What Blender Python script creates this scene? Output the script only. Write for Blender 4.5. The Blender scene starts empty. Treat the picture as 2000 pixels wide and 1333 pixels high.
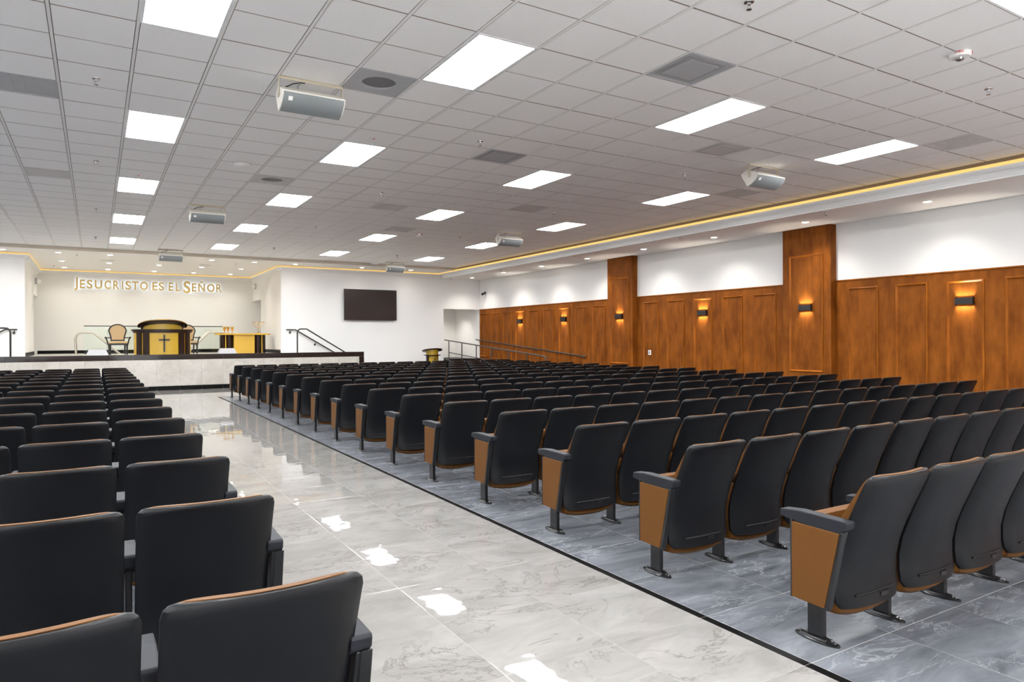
import bpy, bmesh, math, random
from mathutils import Vector, Matrix
random.seed(7)
sc = bpy.context.scene
COL = sc.collection

# ------------------------------------------------------------------ camera / world / exposure
CAM_H = 1.443
cam_d = bpy.data.cameras.new('camera')
cam = bpy.data.objects.new('camera', cam_d)
COL.objects.link(cam)
cam_d.sensor_width = 36.0
cam_d.lens = 1351.7 * 36.0 / 2000.0
cam_d.shift_y = -4.4 / 2000.0
cam_d.clip_end = 200
YAW = 0.54225
cam.matrix_world = (Matrix.Translation((0, 0, CAM_H)) @ Matrix.Rotation(-YAW, 4, 'Z')
                    @ Matrix.Rotation(math.pi / 2, 4, 'X') @ Matrix.Rotation(-0.00469, 4, 'Z'))
sc.camera = cam

w = bpy.data.worlds.new('world')
sc.world = w
w.use_nodes = True
w.node_tree.nodes['Background'].inputs[0].default_value = (0.8, 0.9, 1.0, 1)
w.node_tree.nodes['Background'].inputs[1].default_value = 0.0

sc.view_settings.view_transform = 'Standard'
sc.view_settings.look = 'None'
sc.view_settings.gamma = 1.0
sc.view_settings.use_curve_mapping = False
sc.view_settings.exposure = 0.91
sc.cycles.use_denoising = True
sc.cycles.diffuse_bounces = 6
sc.cycles.glossy_bounces = 3
sc.cycles.max_bounces = 9
sc.cycles.use_adaptive_sampling = True
sc.cycles.adaptive_threshold = 0.02
sc.cycles.caustics_reflective = False
sc.cycles.caustics_refractive = False
sc.cycles.use_light_tree = True
sc.cycles.sample_clamp_indirect = 12.0

PANEL_L = 24.0          # radiance of the LED ceiling panels
DOWN_W = 88.0           # watts of each round downlight
SCONCE_W = 4.0         # watts of each little sconce beam

# ------------------------------------------------------------------ dimensions
T = 0.6096
ZC = 4.005               # grid ceiling
GX0, GY0 = 0.309, 5.086  # grid origin
ZP = 3.915               # plain ceiling over the stage
ZS = 3.715               # right soffit
XF = 11.20               # soffit face
XW = 12.80               # right wall
XL = -9.15               # left wall
YF = 22.33               # end of the grid ceiling
YT = 23.65               # wall with the screen
YB = 28.55               # alcove back wall
YR = -6.2                # wall behind the camera
AX0, AX1 = -1.68, 5.30   # alcove side walls
YS = 22.25               # stage front
SZ = 1.0                 # stage floor

# ------------------------------------------------------------------ material helpers
MATS = {}
def nodes_of(name):
    m = bpy.data.materials.new(name)
    m.use_nodes = True
    nt = m.node_tree
    return m, nt, nt.nodes['Principled BSDF']

def N(nt, typ, **kw):
    n = nt.nodes.new(typ)
    for k, v in kw.items():
        if k.startswith('i_'):
            n.inputs[k[2:]].default_value = v
        elif k.startswith('n'):
            try:
                n.inputs[int(k[1:])].default_value = v
            except ValueError:
                setattr(n, k, v)
        else:
            setattr(n, k, v)
    return n

def plain(name, col, rough=0.5, metal=0.0, spec=0.5, coat=0.0, var=0.0, scale=6.0, bump=0.0, bscale=60.0, bdist=0.002):
    m, nt, p = nodes_of(name)
    p.inputs['Base Color'].default_value = (*col, 1)
    p.inputs['Roughness'].default_value = rough
    p.inputs['Metallic'].default_value = metal
    p.inputs['Specular IOR Level'].default_value = spec
    p.inputs['Coat Weight'].default_value = coat
    p.inputs['Coat Roughness'].default_value = 0.08
    geo = N(nt, 'ShaderNodeNewGeometry')
    nz = N(nt, 'ShaderNodeTexNoise')
    nz.inputs['Scale'].default_value = scale
    nz.inputs['Detail'].default_value = 4
    nt.links.new(geo.outputs['Position'], nz.inputs['Vector'])
    mr = N(nt, 'ShaderNodeMapRange')
    mr.inputs[3].default_value = 1 - var
    mr.inputs[4].default_value = 1 + var
    nt.links.new(nz.outputs['Fac'], mr.inputs[0])
    hs = N(nt, 'ShaderNodeHueSaturation')
    hs.inputs['Color'].default_value = (*col, 1)
    nt.links.new(mr.outputs[0], hs.inputs['Value'])
    nt.links.new(hs.outputs[0], p.inputs['Base Color'])
    if bump:
        nb = N(nt, 'ShaderNodeTexNoise')
        nb.inputs['Scale'].default_value = bscale
        nt.links.new(geo.outputs['Position'], nb.inputs['Vector'])
        b = N(nt, 'ShaderNodeBump')
        b.inputs['Strength'].default_value = bump
        b.inputs['Distance'].default_value = bdist
        nt.links.new(nb.outputs['Fac'], b.inputs['Height'])
        nt.links.new(b.outputs[0], p.inputs['Normal'])
    MATS[name] = m
    return m

def emit(name, col, strength):
    m, nt, p = nodes_of(name)
    p.inputs['Base Color'].default_value = (col[0] * 0.1, col[1] * 0.1, col[2] * 0.1, 1)
    p.inputs['Emission Color'].default_value = (*col, 1)
    p.inputs['Emission Strength'].default_value = strength
    MATS[name] = m
    return m

def marble(name, c0, c1, vein, vein_amt, rough, wave, coat=0.0, spec=0.5, stretch=(1, 1, 1), rnd=True, vscale=1.6, rot=0.0, dist=1.6):
    m, nt, p = nodes_of(name)
    L = nt.links.new
    geo = N(nt, 'ShaderNodeNewGeometry')
    vec = geo.outputs['Position']
    if rnd:
        oi = N(nt, 'ShaderNodeObjectInfo')
        mu = N(nt, 'ShaderNodeMath', operation='MULTIPLY')
        mu.inputs[1].default_value = 37.0
        L(oi.outputs['Random'], mu.inputs[0])
        cb = N(nt, 'ShaderNodeCombineXYZ')
        for i in range(3):
            L(mu.outputs[0], cb.inputs[i])
        va = N(nt, 'ShaderNodeVectorMath', operation='ADD')
        L(vec, va.inputs[0]); L(cb.outputs[0], va.inputs[1])
        vec = va.outputs[0]
    mp = N(nt, 'ShaderNodeMapping')
    mp.inputs['Scale'].default_value = stretch
    mp.inputs['Rotation'].default_value = (0, 0, rot)
    L(vec, mp.inputs['Vector'])
    n1 = N(nt, 'ShaderNodeTexNoise')
    n1.inputs['Scale'].default_value = 2.2
    n1.inputs['Detail'].default_value = 9
    n1.inputs['Roughness'].default_value = 0.62
    n1.inputs['Distortion'].default_value = 0.8
    L(mp.outputs[0], n1.inputs['Vector'])
    cr = N(nt, 'ShaderNodeValToRGB')
    cr.color_ramp.elements[0].position = 0.32
    cr.color_ramp.elements[0].color = (*c0, 1)
    cr.color_ramp.elements[1].position = 0.68
    cr.color_ramp.elements[1].color = (*c1, 1)
    L(n1.outputs['Fac'], cr.inputs[0])
    n2 = N(nt, 'ShaderNodeTexNoise')
    n2.inputs['Scale'].default_value = vscale
    n2.inputs['Detail'].default_value = 10
    n2.inputs['Roughness'].default_value = 0.65
    n2.inputs['Distortion'].default_value = dist
    L(mp.outputs[0], n2.inputs['Vector'])
    s = N(nt, 'ShaderNodeMath', operation='SUBTRACT'); s.inputs[1].default_value = 0.5
    L(n2.outputs['Fac'], s.inputs[0])
    a = N(nt, 'ShaderNodeMath', operation='ABSOLUTE'); L(s.outputs[0], a.inputs[0])
    mr = N(nt, 'ShaderNodeMapRange')
    mr.inputs[1].default_value = 0.0; mr.inputs[2].default_value = 0.016
    mr.inputs[3].default_value = vein_amt; mr.inputs[4].default_value = 0.0
    L(a.outputs[0], mr.inputs[0])
    # veins only here and there
    n3 = N(nt, 'ShaderNodeTexNoise'); n3.inputs['Scale'].default_value = 1.3
    L(mp.outputs[0], n3.inputs['Vector'])
    mr3 = N(nt, 'ShaderNodeMapRange'); mr3.inputs[1].default_value = 0.38; mr3.inputs[2].default_value = 0.58
    L(n3.outputs['Fac'], mr3.inputs[0])
    mm = N(nt, 'ShaderNodeMath', operation='MULTIPLY'); L(mr.outputs[0], mm.inputs[0]); L(mr3.outputs[0], mm.inputs[1])
    mx = N(nt, 'ShaderNodeMix', data_type='RGBA')
    L(mm.outputs[0], mx.inputs['Factor']); L(cr.outputs[0], mx.inputs['A'])
    mx.inputs['B'].default_value = (*vein, 1)
    L(mx.outputs['Result'], p.inputs['Base Color'])
    p.inputs['Roughness'].default_value = rough
    p.inputs['Specular IOR Level'].default_value = spec
    p.inputs['Coat Weight'].default_value = coat
    p.inputs['Coat Roughness'].default_value = 0.03
    if wave:
        nb = N(nt, 'ShaderNodeTexNoise'); nb.inputs['Scale'].default_value = 5.0; nb.inputs['Detail'].default_value = 1.5
        L(vec, nb.inputs['Vector'])
        b = N(nt, 'ShaderNodeBump'); b.inputs['Strength'].default_value = 1.0; b.inputs['Distance'].default_value = wave
        L(nb.outputs['Fac'], b.inputs['Height'])
        L(b.outputs[0], p.inputs['Normal']); L(b.outputs[0], p.inputs['Coat Normal'])
    MATS[name] = m
    return m

def wood(name, dark, light, rough=0.38):
    m, nt, p = nodes_of(name)
    L = nt.links.new
    geo = N(nt, 'ShaderNodeNewGeometry')
    oi = N(nt, 'ShaderNodeObjectInfo')
    mu = N(nt, 'ShaderNodeMath', operation='MULTIPLY'); mu.inputs[1].default_value = 23.0
    L(oi.outputs['Random'], mu.inputs[0])
    cb = N(nt, 'ShaderNodeCombineXYZ')
    L(mu.outputs[0], cb.inputs[1]); L(mu.outputs[0], cb.inputs[2])
    va = N(nt, 'ShaderNodeVectorMath', operation='ADD')
    L(geo.outputs['Position'], va.inputs[0]); L(cb.outputs[0], va.inputs[1])
    mp = N(nt, 'ShaderNodeMapping'); mp.inputs['Scale'].default_value = (3.6, 3.6, 0.8)
    L(va.outputs[0], mp.inputs['Vector'])
    n1 = N(nt, 'ShaderNodeTexNoise'); n1.inputs['Scale'].default_value = 2.4; n1.inputs['Detail'].default_value = 8
    n1.inputs['Roughness'].default_value = 0.6
    L(mp.outputs[0], n1.inputs['Vector'])
    mp2 = N(nt, 'ShaderNodeMapping'); mp2.inputs['Scale'].default_value = (1.5, 1.5, 0.9)
    L(va.outputs[0], mp2.inputs['Vector'])
    n2 = N(nt, 'ShaderNodeTexNoise'); n2.inputs['Scale'].default_value = 2.3; n2.inputs['Detail'].default_value = 5
    L(mp2.outputs[0], n2.inputs['Vector'])
    ad = N(nt, 'ShaderNodeMath', operation='ADD'); L(n1.outputs['Fac'], ad.inputs[0]); L(n2.outputs['Fac'], ad.inputs[1])
    cr = N(nt, 'ShaderNodeValToRGB')
    cr.color_ramp.elements[0].position = 0.36; cr.color_ramp.elements[0].color = (*dark, 1)
    cr.color_ramp.elements[1].position = 0.66; cr.color_ramp.elements[1].color = (*light, 1)
    hf = N(nt, 'ShaderNodeMath', operation='MULTIPLY'); hf.inputs[1].default_value = 0.5
    L(ad.outputs[0], hf.inputs[0]); L(hf.outputs[0], cr.inputs[0])
    L(cr.outputs[0], p.inputs['Base Color'])
    p.inputs['Roughness'].default_value = rough
    p.inputs['Specular IOR Level'].default_value = 0.08
    MATS[name] = m
    return m

plain('white_paint', (0.81, 0.81, 0.805), 0.7, var=0.015, scale=2)
plain('cream_paint', (0.84, 0.83, 0.805), 0.7, var=0.015, scale=2)
plain('ceiling_paint', (0.90, 0.885, 0.86), 0.8, var=0.01)
plain('ceiling_tile', (0.945, 0.945, 0.945), 0.9, var=0.03, scale=40, bump=0.25, bscale=300)
plain('shaded_tile_edge', (0.26, 0.215, 0.185), 0.9)  # raw brown tile sides, with the shade of the joints painted in
plain('tee_white', (0.86, 0.86, 0.85), 0.55)
plain('plenum', (0.16, 0.14, 0.13), 0.9)
plain('diffuser_grey', (0.47, 0.48, 0.50), 0.6, var=0.05)
plain('diffuser_light', (0.66, 0.65, 0.64), 0.6, var=0.05)
plain('diffuser_mid', (0.36, 0.365, 0.38), 0.6)
plain('diffuser_pale', (0.58, 0.57, 0.56), 0.6)
plain('diffuser_dark', (0.20, 0.20, 0.21), 0.6, var=0.05)
plain('frame_white', (0.82, 0.84, 0.86), 0.4)
plain('seat_black', (0.0042, 0.0046, 0.006), 0.40, spec=0.28, var=0.08, scale=30, bump=0.15, bscale=350, bdist=0.0006)
plain('metal_black', (0.006, 0.006, 0.007), 0.28, spec=0.55)
plain('arm_black', (0.012, 0.014, 0.019), 0.55, spec=0.3, bump=0.2, bscale=400, bdist=0.0006)
plain('tan_leather', (0.124, 0.049, 0.009), 0.5, spec=0.22, var=0.06, scale=9, bump=0.15, bscale=250, bdist=0.0006)
plain('grout', (0.36, 0.35, 0.33), 0.85)
plain('bolt_metal', (0.45, 0.45, 0.46), 0.25, metal=1.0)
plain('black_tile', (0.004, 0.0038, 0.004), 0.40, spec=0.12)
plain('brown_black_tile', (0.014, 0.010, 0.010), 0.10, spec=0.5, coat=0.5)
plain('rail_black', (0.018, 0.017, 0.016), 0.35)
plain('rail_grey', (0.055, 0.052, 0.050), 0.38, metal=0.3)
plain('steel', (0.55, 0.52, 0.46), 0.42, metal=1.0)
plain('chrome', (0.55, 0.55, 0.56), 0.18, metal=1.0)
plain('yellow_lacquer', (0.37, 0.235, 0.014), 0.32, coat=0.3, var=0.05, scale=3)
plain('yellow_bright', (0.55, 0.335, 0.025), 0.32, coat=0.3, var=0.03, scale=3)
plain('dark_lacquer', (0.014, 0.005, 0.003), 0.25, spec=0.35)
plain('gold', (0.80, 0.48, 0.10), 0.25, metal=1.0)
plain('gold_letter', (0.66, 0.47, 0.17), 0.45, metal=0.45)
plain('beige_fabric', (0.50, 0.36, 0.20), 0.8, bump=0.2, bscale=300, bdist=0.0006)
plain('black_wood', (0.010, 0.010, 0.012), 0.3)
plain('speaker_body', (0.74, 0.71, 0.65), 0.5)
plain('speaker_grille', (0.22, 0.24, 0.25), 0.55, bump=0.5, bscale=500, bdist=0.001)
plain('bracket_cream', (0.62, 0.56, 0.44), 0.5)
plain('screen_black', (0.026, 0.018, 0.017), 0.16)
plain('bezel_black', (0.008, 0.008, 0.010), 0.3)
plain('plastic_white', (0.85, 0.85, 0.84), 0.4)
plain('monitor_white', (0.36, 0.36, 0.38), 0.5)
plain('red_paint', (0.65, 0.05, 0.03), 0.5)
plain('ramp_floor', (0.05, 0.05, 0.05), 0.6)
plain('stage_floor', (0.62, 0.60, 0.56), 0.3, coat=0.3)
plain('cove_shade', (0.30, 0.25, 0.22), 0.85)  # cove face above the lip; its shadow is put into the colour
plain('beam_paint', (0.60, 0.54, 0.46), 0.8)
marble('cream_marble', (0.205, 0.197, 0.185), (0.294, 0.286, 0.273), (0.125, 0.115, 0.108), 0.75, 0.018, 0.0010, coat=0.0, spec=0.62, stretch=(1.0, 1.7, 1), rot=0.3, dist=1.0)
marble('bounce_marble', (0.56, 0.555, 0.545), (0.68, 0.675, 0.66), (0.36, 0.35, 0.34), 0.5, 0.05, 0.0, spec=0.5)  # unseen floor, made light to bounce light onto the ceiling
marble('grey_marble', (0.070, 0.076, 0.088), (0.168, 0.178, 0.200), (0.34, 0.35, 0.38), 0.7, 0.26, 0.0003, spec=0.5, stretch=(0.75, 2.4, 1), rot=0.5, dist=0.5, vscale=1.9)
marble('stage_marble', (0.42, 0.395, 0.35), (0.53, 0.51, 0.475), (0.33, 0.26, 0.23), 0.5, 0.12, 0.0)
wood('stained_wood', (0.138, 0.038, 0.005), (0.285, 0.088, 0.011), 0.45)
wood('moulding_wood_lit', (0.20, 0.056, 0.006), (0.37, 0.118, 0.014), 0.30)  # lighter than the boards; edge highlights are put into the colour
emit('panel_light', (0.98, 0.99, 1.0), PANEL_L)
emit('downlight_glow', (1.0, 0.93, 0.82), 14.0)
emit('led_amber', (1.0, 0.64, 0.19), 0.57)
emit('halo_white', (0.78, 0.89, 1.0), 1.75)
emit('sconce_glow', (1.0, 0.75, 0.42), 6.0)
def make_glass():
    m, nt, p = nodes_of('pane_glass')
    L = nt.links.new
    out = nt.nodes['Material Output']
    tr = N(nt, 'ShaderNodeBsdfTransparent'); tr.inputs[0].default_value = (0.93, 0.965, 0.94, 1)
    gl = N(nt, 'ShaderNodeBsdfGlossy'); gl.inputs['Roughness'].default_value = 0.02
    fr = N(nt, 'ShaderNodeFresnel'); fr.inputs['IOR'].default_value = 1.5
    mx = N(nt, 'ShaderNodeMixShader')
    L(fr.outputs[0], mx.inputs[0]); L(tr.outputs[0], mx.inputs[1]); L(gl.outputs[0], mx.inputs[2])
    L(mx.outputs[0], out.inputs['Surface'])
    MATS['pane_glass'] = m
make_glass()

# ------------------------------------------------------------------ geometry helpers
class MB:
    def __init__(s):
        s.v = []; s.f = []
    def add(s, vs, fs):
        o = len(s.v)
        s.v += [tuple(p) for p in vs]
        s.f += [tuple(i + o for i in f) for f in fs]
        return s
    def box(s, x0, x1, y0, y1, z0, z1):
        vs = [(x0, y0, z0), (x1, y0, z0), (x1, y1, z0), (x0, y1, z0), (x0, y0, z1), (x1, y0, z1), (x1, y1, z1), (x0, y1, z1)]
        return s.add(vs, [(3, 2, 1, 0), (4, 5, 6, 7), (0, 1, 5, 4), (1, 2, 6, 5), (2, 3, 7, 6), (3, 0, 4, 7)])
    def prism(s, poly, axis, a, b):
        """poly: 2D points; axis 'x' -> (y,z), 'y' -> (x,z), 'z' -> (x,y)"""
        def P(q, t):
            return {'x': (t, q[0], q[1]), 'y': (q[0], t, q[1]), 'z': (q[0], q[1], t)}[axis]
        n = len(poly)
        vs = [P(q, a) for q in poly] + [P(q, b) for q in poly]
        fs = [tuple(range(n - 1, -1, -1)), tuple(range(n, 2 * n))]
        fs += [(i, (i + 1) % n, n + (i + 1) % n, n + i) for i in range(n)]
        return s.add(vs, fs)
    def tube(s, pts, r, n=10, closed=False, caps=True):
        pts = [Vector(p) for p in pts]
        m = len(pts)
        rs = r if isinstance(r, (list, tuple)) else [r] * m
        up = None
        rings = []
        for i, p in enumerate(pts):
            if closed:
                d = pts[(i + 1) % m] - pts[i - 1]
            else:
                d = pts[min(i + 1, m - 1)] - pts[max(i - 1, 0)]
            d.normalize()
            if up is None:
                up = Vector((0, 0, 1)) if abs(d.z) < 0.9 else Vector((1, 0, 0))
            u = d.cross(up)
            if u.length < 1e-6:
                u = d.orthogonal()
            u.normalize()
            vv = u.cross(d).normalized()
            up = vv
            rings.append([p + (u * math.cos(2 * math.pi * k / n) + vv * math.sin(2 * math.pi * k / n)) * rs[i] for k in range(n)])
        vs = [q for R in rings for q in R]
        fs = []
        for i in range(m if closed else m - 1):
            j = (i + 1) % m
            for k in range(n):
                k2 = (k + 1) % n
                fs.append((i * n + k, i * n + k2, j * n + k2, j * n + k))
        if caps and not closed:
            fs.append(tuple(range(n - 1, -1, -1)))
            fs.append(tuple((m - 1) * n + k for k in range(n)))
        return s.add(vs, fs)
    def lathe(s, prof, n=20, c=(0, 0, 0), axis='z', sx=1.0, sy=1.0, cap=True):
        vs = []
        for (r, h) in prof:
            for k in range(n):
                a = 2 * math.pi * k / n
                x, y = r * math.cos(a) * sx, r * math.sin(a) * sy
                q = {'z': (x, y, h), 'y': (x, h, y), 'x': (h, x, y)}[axis]
                vs.append((q[0] + c[0], q[1] + c[1], q[2] + c[2]))
        fs = []
        m = len(prof)
        for i in range(m - 1):
            for k in range(n):
                k2 = (k + 1) % n
                fs.append((i * n + k, i * n + k2, (i + 1) * n + k2, (i + 1) * n + k))
        if cap:
            fs.append(tuple(range(n - 1, -1, -1)))
            fs.append(tuple((m - 1) * n + k for k in range(n)))
        return s.add(vs, fs)
    def xform(s, M):
        s.v = [tuple(M @ Vector(p)) for p in s.v]
        return s
    def mesh(s, name, mat, smooth=False, bevel=0.0, seg=1, angle=0.6):
        me = bpy.data.meshes.new(name)
        me.from_pydata(s.v, [], s.f)
        bm = bmesh.new(); bm.from_mesh(me)
        bmesh.ops.recalc_face_normals(bm, faces=bm.faces)
        if bevel:
            es = [e for e in bm.edges if len(e.link_faces) == 2 and e.calc_face_angle(0) > angle]
            bmesh.ops.bevel(bm, geom=es, offset=bevel, segments=seg, affect='EDGES', profile=0.6)
        bm.to_mesh(me); bm.free()
        me.materials.append(MATS[mat])
        if smooth:
            for pl in me.polygons:
                pl.use_smooth = True
            try:
                me.set_sharp_from_angle(angle=math.radians(40))
            except Exception:
                pass
        return me
    def build(s, name, mat, parent=None, **kw):
        return place(name, s.mesh(name, mat, **kw), parent)

def place(name, me, parent=None, loc=(0, 0, 0), rz=0.0):
    o = bpy.data.objects.new(name, me)
    COL.objects.link(o)
    o.location = loc
    if rz:
        o.rotation_euler = (0, 0, rz)
    if parent:
        o.parent = parent
    return o

def tag(o, label, cat, group=None):
    o['label'] = label
    o['category'] = cat
    if group:
        o['group'] = group
    return o

def thing(name, loc, label, cat, group=None, rz=0.0):
    o = bpy.data.objects.new(name, None)
    o.empty_display_size = 0.1
    COL.objects.link(o)
    o.location = loc
    o.rotation_euler = (0, 0, rz)
    return tag(o, label, cat, group)

def struct(name, me_or_mb, mat=None, label=None):
    o = me_or_mb.build(name, mat) if isinstance(me_or_mb, MB) else place(name, me_or_mb)
    o['kind'] = 'structure'
    if label:
        o['label'] = label
    return o

ORD = ['first', 'second', 'third', 'fourth', 'fifth', 'sixth', 'seventh', 'eighth', 'ninth', 'tenth', 'eleventh', 'twelfth',
       'thirteenth', 'fourteenth', 'fifteenth', 'sixteenth', 'seventeenth', 'eighteenth']

# simple projection, used only to decide which pieces the photograph shows (never for placing anything)
CY_, SY_ = math.cos(YAW), math.sin(YAW)
def to_px(x, y, z):
    d = x * SY_ + y * CY_
    if d < 0.15:
        return None
    r = x * CY_ - y * SY_
    return (1000 + 1351.7 * r / d, 662 - 1351.7 * (z - CAM_H) / d, d)
def in_view(x, y, z, m=40):
    q = to_px(x, y, z)
    return q is not None and -m < q[0] < 2000 + m and -m < q[1] < 1333 + m

# ================================================================== FLOOR
TF = 0.6096
FY0 = 1.945
SA0, SA1 = 2.663, 2.712        # strip beside the right block
SB0, SB1 = 0.888, 0.937        # strip beside the left block
YEND = 18.86                   # front edge of the seating areas
floor = struct('floor', MB().box(XL, XW, YR, YB + 0.2, -0.12, -0.0012), 'grout')
tile_meshes = {}
def tile_mesh(wx, wy, mat, hgt=0.012):
    key = (round(wx, 3), round(wy, 3), mat)
    if key not in tile_meshes:
        b = 0.0009
        mb = MB()
        x0, x1, y0, y1 = -wx / 2, wx / 2, -wy / 2, wy / 2
        vs = [(x0, y0, -hgt), (x1, y0, -hgt), (x1, y1, -hgt), (x0, y1, -hgt),
              (x0, y0, -b), (x1, y0, -b), (x1, y1, -b), (x0, y1, -b),
              (x0 + b, y0 + b, 0), (x1 - b, y0 + b, 0), (x1 - b, y1 - b, 0), (x0 + b, y1 - b, 0)]
        fs = [(0, 1, 5, 4), (1, 2, 6, 5), (2, 3, 7, 6), (3, 0, 4, 7), (4, 5, 9, 8), (5, 6, 10, 9), (6, 7, 11, 10), (7, 4, 8, 11), (8, 9, 10, 11)]
        mb.add(vs, fs)
        tile_meshes[key] = mb.mesh('floor_tile', mat)
    return tile_meshes[key]

G = 0.0022
YFO = FY0 - 2 * TF              # the seating floor ends here; unseen light tiles behind it are added for bounce
rest = {'bounce_marble': MB(), 'cream_marble': MB(), 'grey_marble': MB(), 'black_tile': MB()}
cand = []
def cells(xe, ye, mat, name):
    for i in range(len(xe) - 1):
        for j in range(len(ye) - 1):
            g = 0.0036 if mat == 'grey_marble' else G
            x0, x1, y0, y1 = xe[i] + g / 2, xe[i + 1] - g / 2, ye[j] + g / 2, ye[j + 1] - g / 2
            if x1 - x0 < 0.02 or y1 - y0 < 0.02:
                continue
            cx, cy = (x0 + x1) / 2, (y0 + y1) / 2
            q = to_px(cx, cy, 0)
            vis = any(in_view(a, b, 0, 0) for a in (x0, cx, x1) for b in (y0, cy, y1))
            size = ((x1 - x0) * (y1 - y0) * CAM_H / q[2] ** 3) if (q and vis) else 0
            cand.append((size, mat, name, x0, x1, y0, y1))
ye = [FY0 + TF * k for k in range(-14, 40) if FY0 + TF * k < YEND - 0.25] + [YEND]
ye = [v for v in ye if v > YFO - 0.1]
yb_ = [YR] + [YFO - TF * k for k in range(11, -1, -1) if YFO - TF * k > YR + 0.1]
yf = [YEND + 0.05] + [FY0 + TF * k for k in range(0, 40) if YEND + 0.3 < FY0 + TF * k < YS + 1.2] + [YT]
xfo = [XL + 0.6096 * k for k in range(36)] + [XW]
cells(xfo, yb_, 'bounce_marble', 'bounce_tile')
cells([SB1, 1.50, 2.096, SA0], ye, 'cream_marble', 'aisle_tile')
cells([SA0, SA1], ye, 'black_tile', 'strip_tile')
cells([SB0, SB1], ye, 'black_tile', 'strip_tile')
xg = [SA1] + [SA1 + 0.603 * k for k in range(1, 17)] + [XW]
cells(xg, ye, 'grey_marble', 'seating_tile')
xgl = [SB0 - 0.603 * k for k in range(16, -1, -1)]
cells(xgl[-7:], ye, 'grey_marble', 'seating_tile')
cells([XL] + xgl[:-6], ye, 'grey_marble', 'seating_tile')
xc = [1.50 - 0.598 * k for k in range(17, 0, -1)] + [1.50, 2.096] + [2.096 + 0.598 * k for k in range(1, 18)] + [XW]
cells([XL] + xc, yf, 'cream_marble', 'aisle_tile')
cells([SA0] + xg[1:], [YEND, YEND + 0.05], 'black_tile', 'strip_tile')
cells([XL] + xgl, [YEND, YEND + 0.05], 'black_tile', 'strip_tile')
# visibility: tiles deep under the seats show nothing of themselves; keep the aisle and the near seating tiles single
def show_rank(c):
    s, mat, name, x0, x1, y0, y1 = c
    if name == 'seating_tile' and (x0 < SB0 or x0 > 5.6 or y0 > 11):
        return s * 0.05
    if name == 'strip_tile' and x1 < 1.0:
        return 0
    if name == 'aisle_tile' and y0 > YEND and (x1 < 1.0 or x0 > 3.4):
        return 0
    return s
cand.sort(key=lambda c: -show_rank(c))
nsep = 0
for c in cand:
    s, mat, name, x0, x1, y0, y1 = c
    if nsep < 270 and show_rank(c) > 0:
        place(name, tile_mesh(x1 - x0, y1 - y0, mat), floor, ((x0 + x1) / 2, (y0 + y1) / 2, 0))
        nsep += 1
    else:
        b = 0.0018
        rest[mat].box(x0, x1, y0, y1, -0.012, 0)
for mat, mb in rest.items():
    o = mb.build('distant_tiles', mat, floor)
    o['kind'] = 'stuff'

# ================================================================== WALLS
struct('wall_left', MB().box(XL - 0.12, XL, YR, YT, 0, ZC + 0.1), 'white_paint')
struct('wall_back', MB().box(XL - 0.12, XW + 0.12, YR - 0.12, YR, 0, ZC + 0.1), 'white_paint')
wall_right = struct('wall_right', MB().box(XW, XW + 0.12, YR, YT + 2.3, 0, ZC + 0.1), 'white_paint')
OX0, OZ = 11.24, 2.58
mb = MB()
mb.box(AX1 + 0.12, OX0, YT, YT + 0.12, 0, ZC)
mb.box(OX0, XW, YT, YT + 0.12, OZ, ZC)
mb.box(AX1, AX1 + 0.12, YT, YT + 0.12, 0, ZC)
struct('wall_front', mb, 'white_paint')
struct('wall_front_left', MB().box(XL, AX0, YT, YT + 0.12, 0, ZC), 'white_paint')
# alcove behind the stage
YO = 26.9                      # side openings begin here
ZO = 2.95
mb = MB(); mb.box(AX1, AX1 + 0.12, YT + 0.12, YO, SZ - 0.2, ZC); mb.box(AX1, AX1 + 0.12, YO, YB, ZO, ZC)
struct('wall_alcove_right', mb, 'cream_paint')
mb = MB(); mb.box(AX0 - 0.12, AX0, YT + 0.12, YO, SZ - 0.2, ZC); mb.box(AX0 - 0.12, AX0, YO, YB, ZO, ZC)
struct('wall_alcove_left', mb, 'cream_paint')
struct('wall_alcove_back', MB().box(AX0 - 1.6, AX1 + 1.6, YB, YB + 0.12, 0, ZC), 'cream_paint')
mb = MB()
for sx, a in ((1, AX1 + 0.12), (-1, AX0 - 0.12)):
    x0, x1 = sorted((a, a + sx * 1.35))
    xo = x1 if sx > 0 else x0
    mb.box(min(xo, xo + sx * 0.1), max(xo, xo + sx * 0.1), YO - 0.1, YB, 0, ZO + 0.15)
    mb.box(x0, x1, YO - 0.1, YO, 0, ZO + 0.15)
    mb.box(x0, x1, YO - 0.1, YB, ZO + 0.1, ZO + 0.2)
struct('wall_passage', mb, 'cream_paint')
# recess behind the doorway at the head of the ramp
mb = MB()
mb.box(OX0 - 0.12, OX0, YT + 0.12, YT + 2.3, 0, 2.9)
mb.box(OX0, XW, YT + 2.2, YT + 2.3, 0, 2.9)
mb.box(OX0 - 0.12, XW, YT + 0.12, YT + 2.3, 2.75, 2.9)
struct('wall_recess', mb, 'cream_paint')

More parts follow.
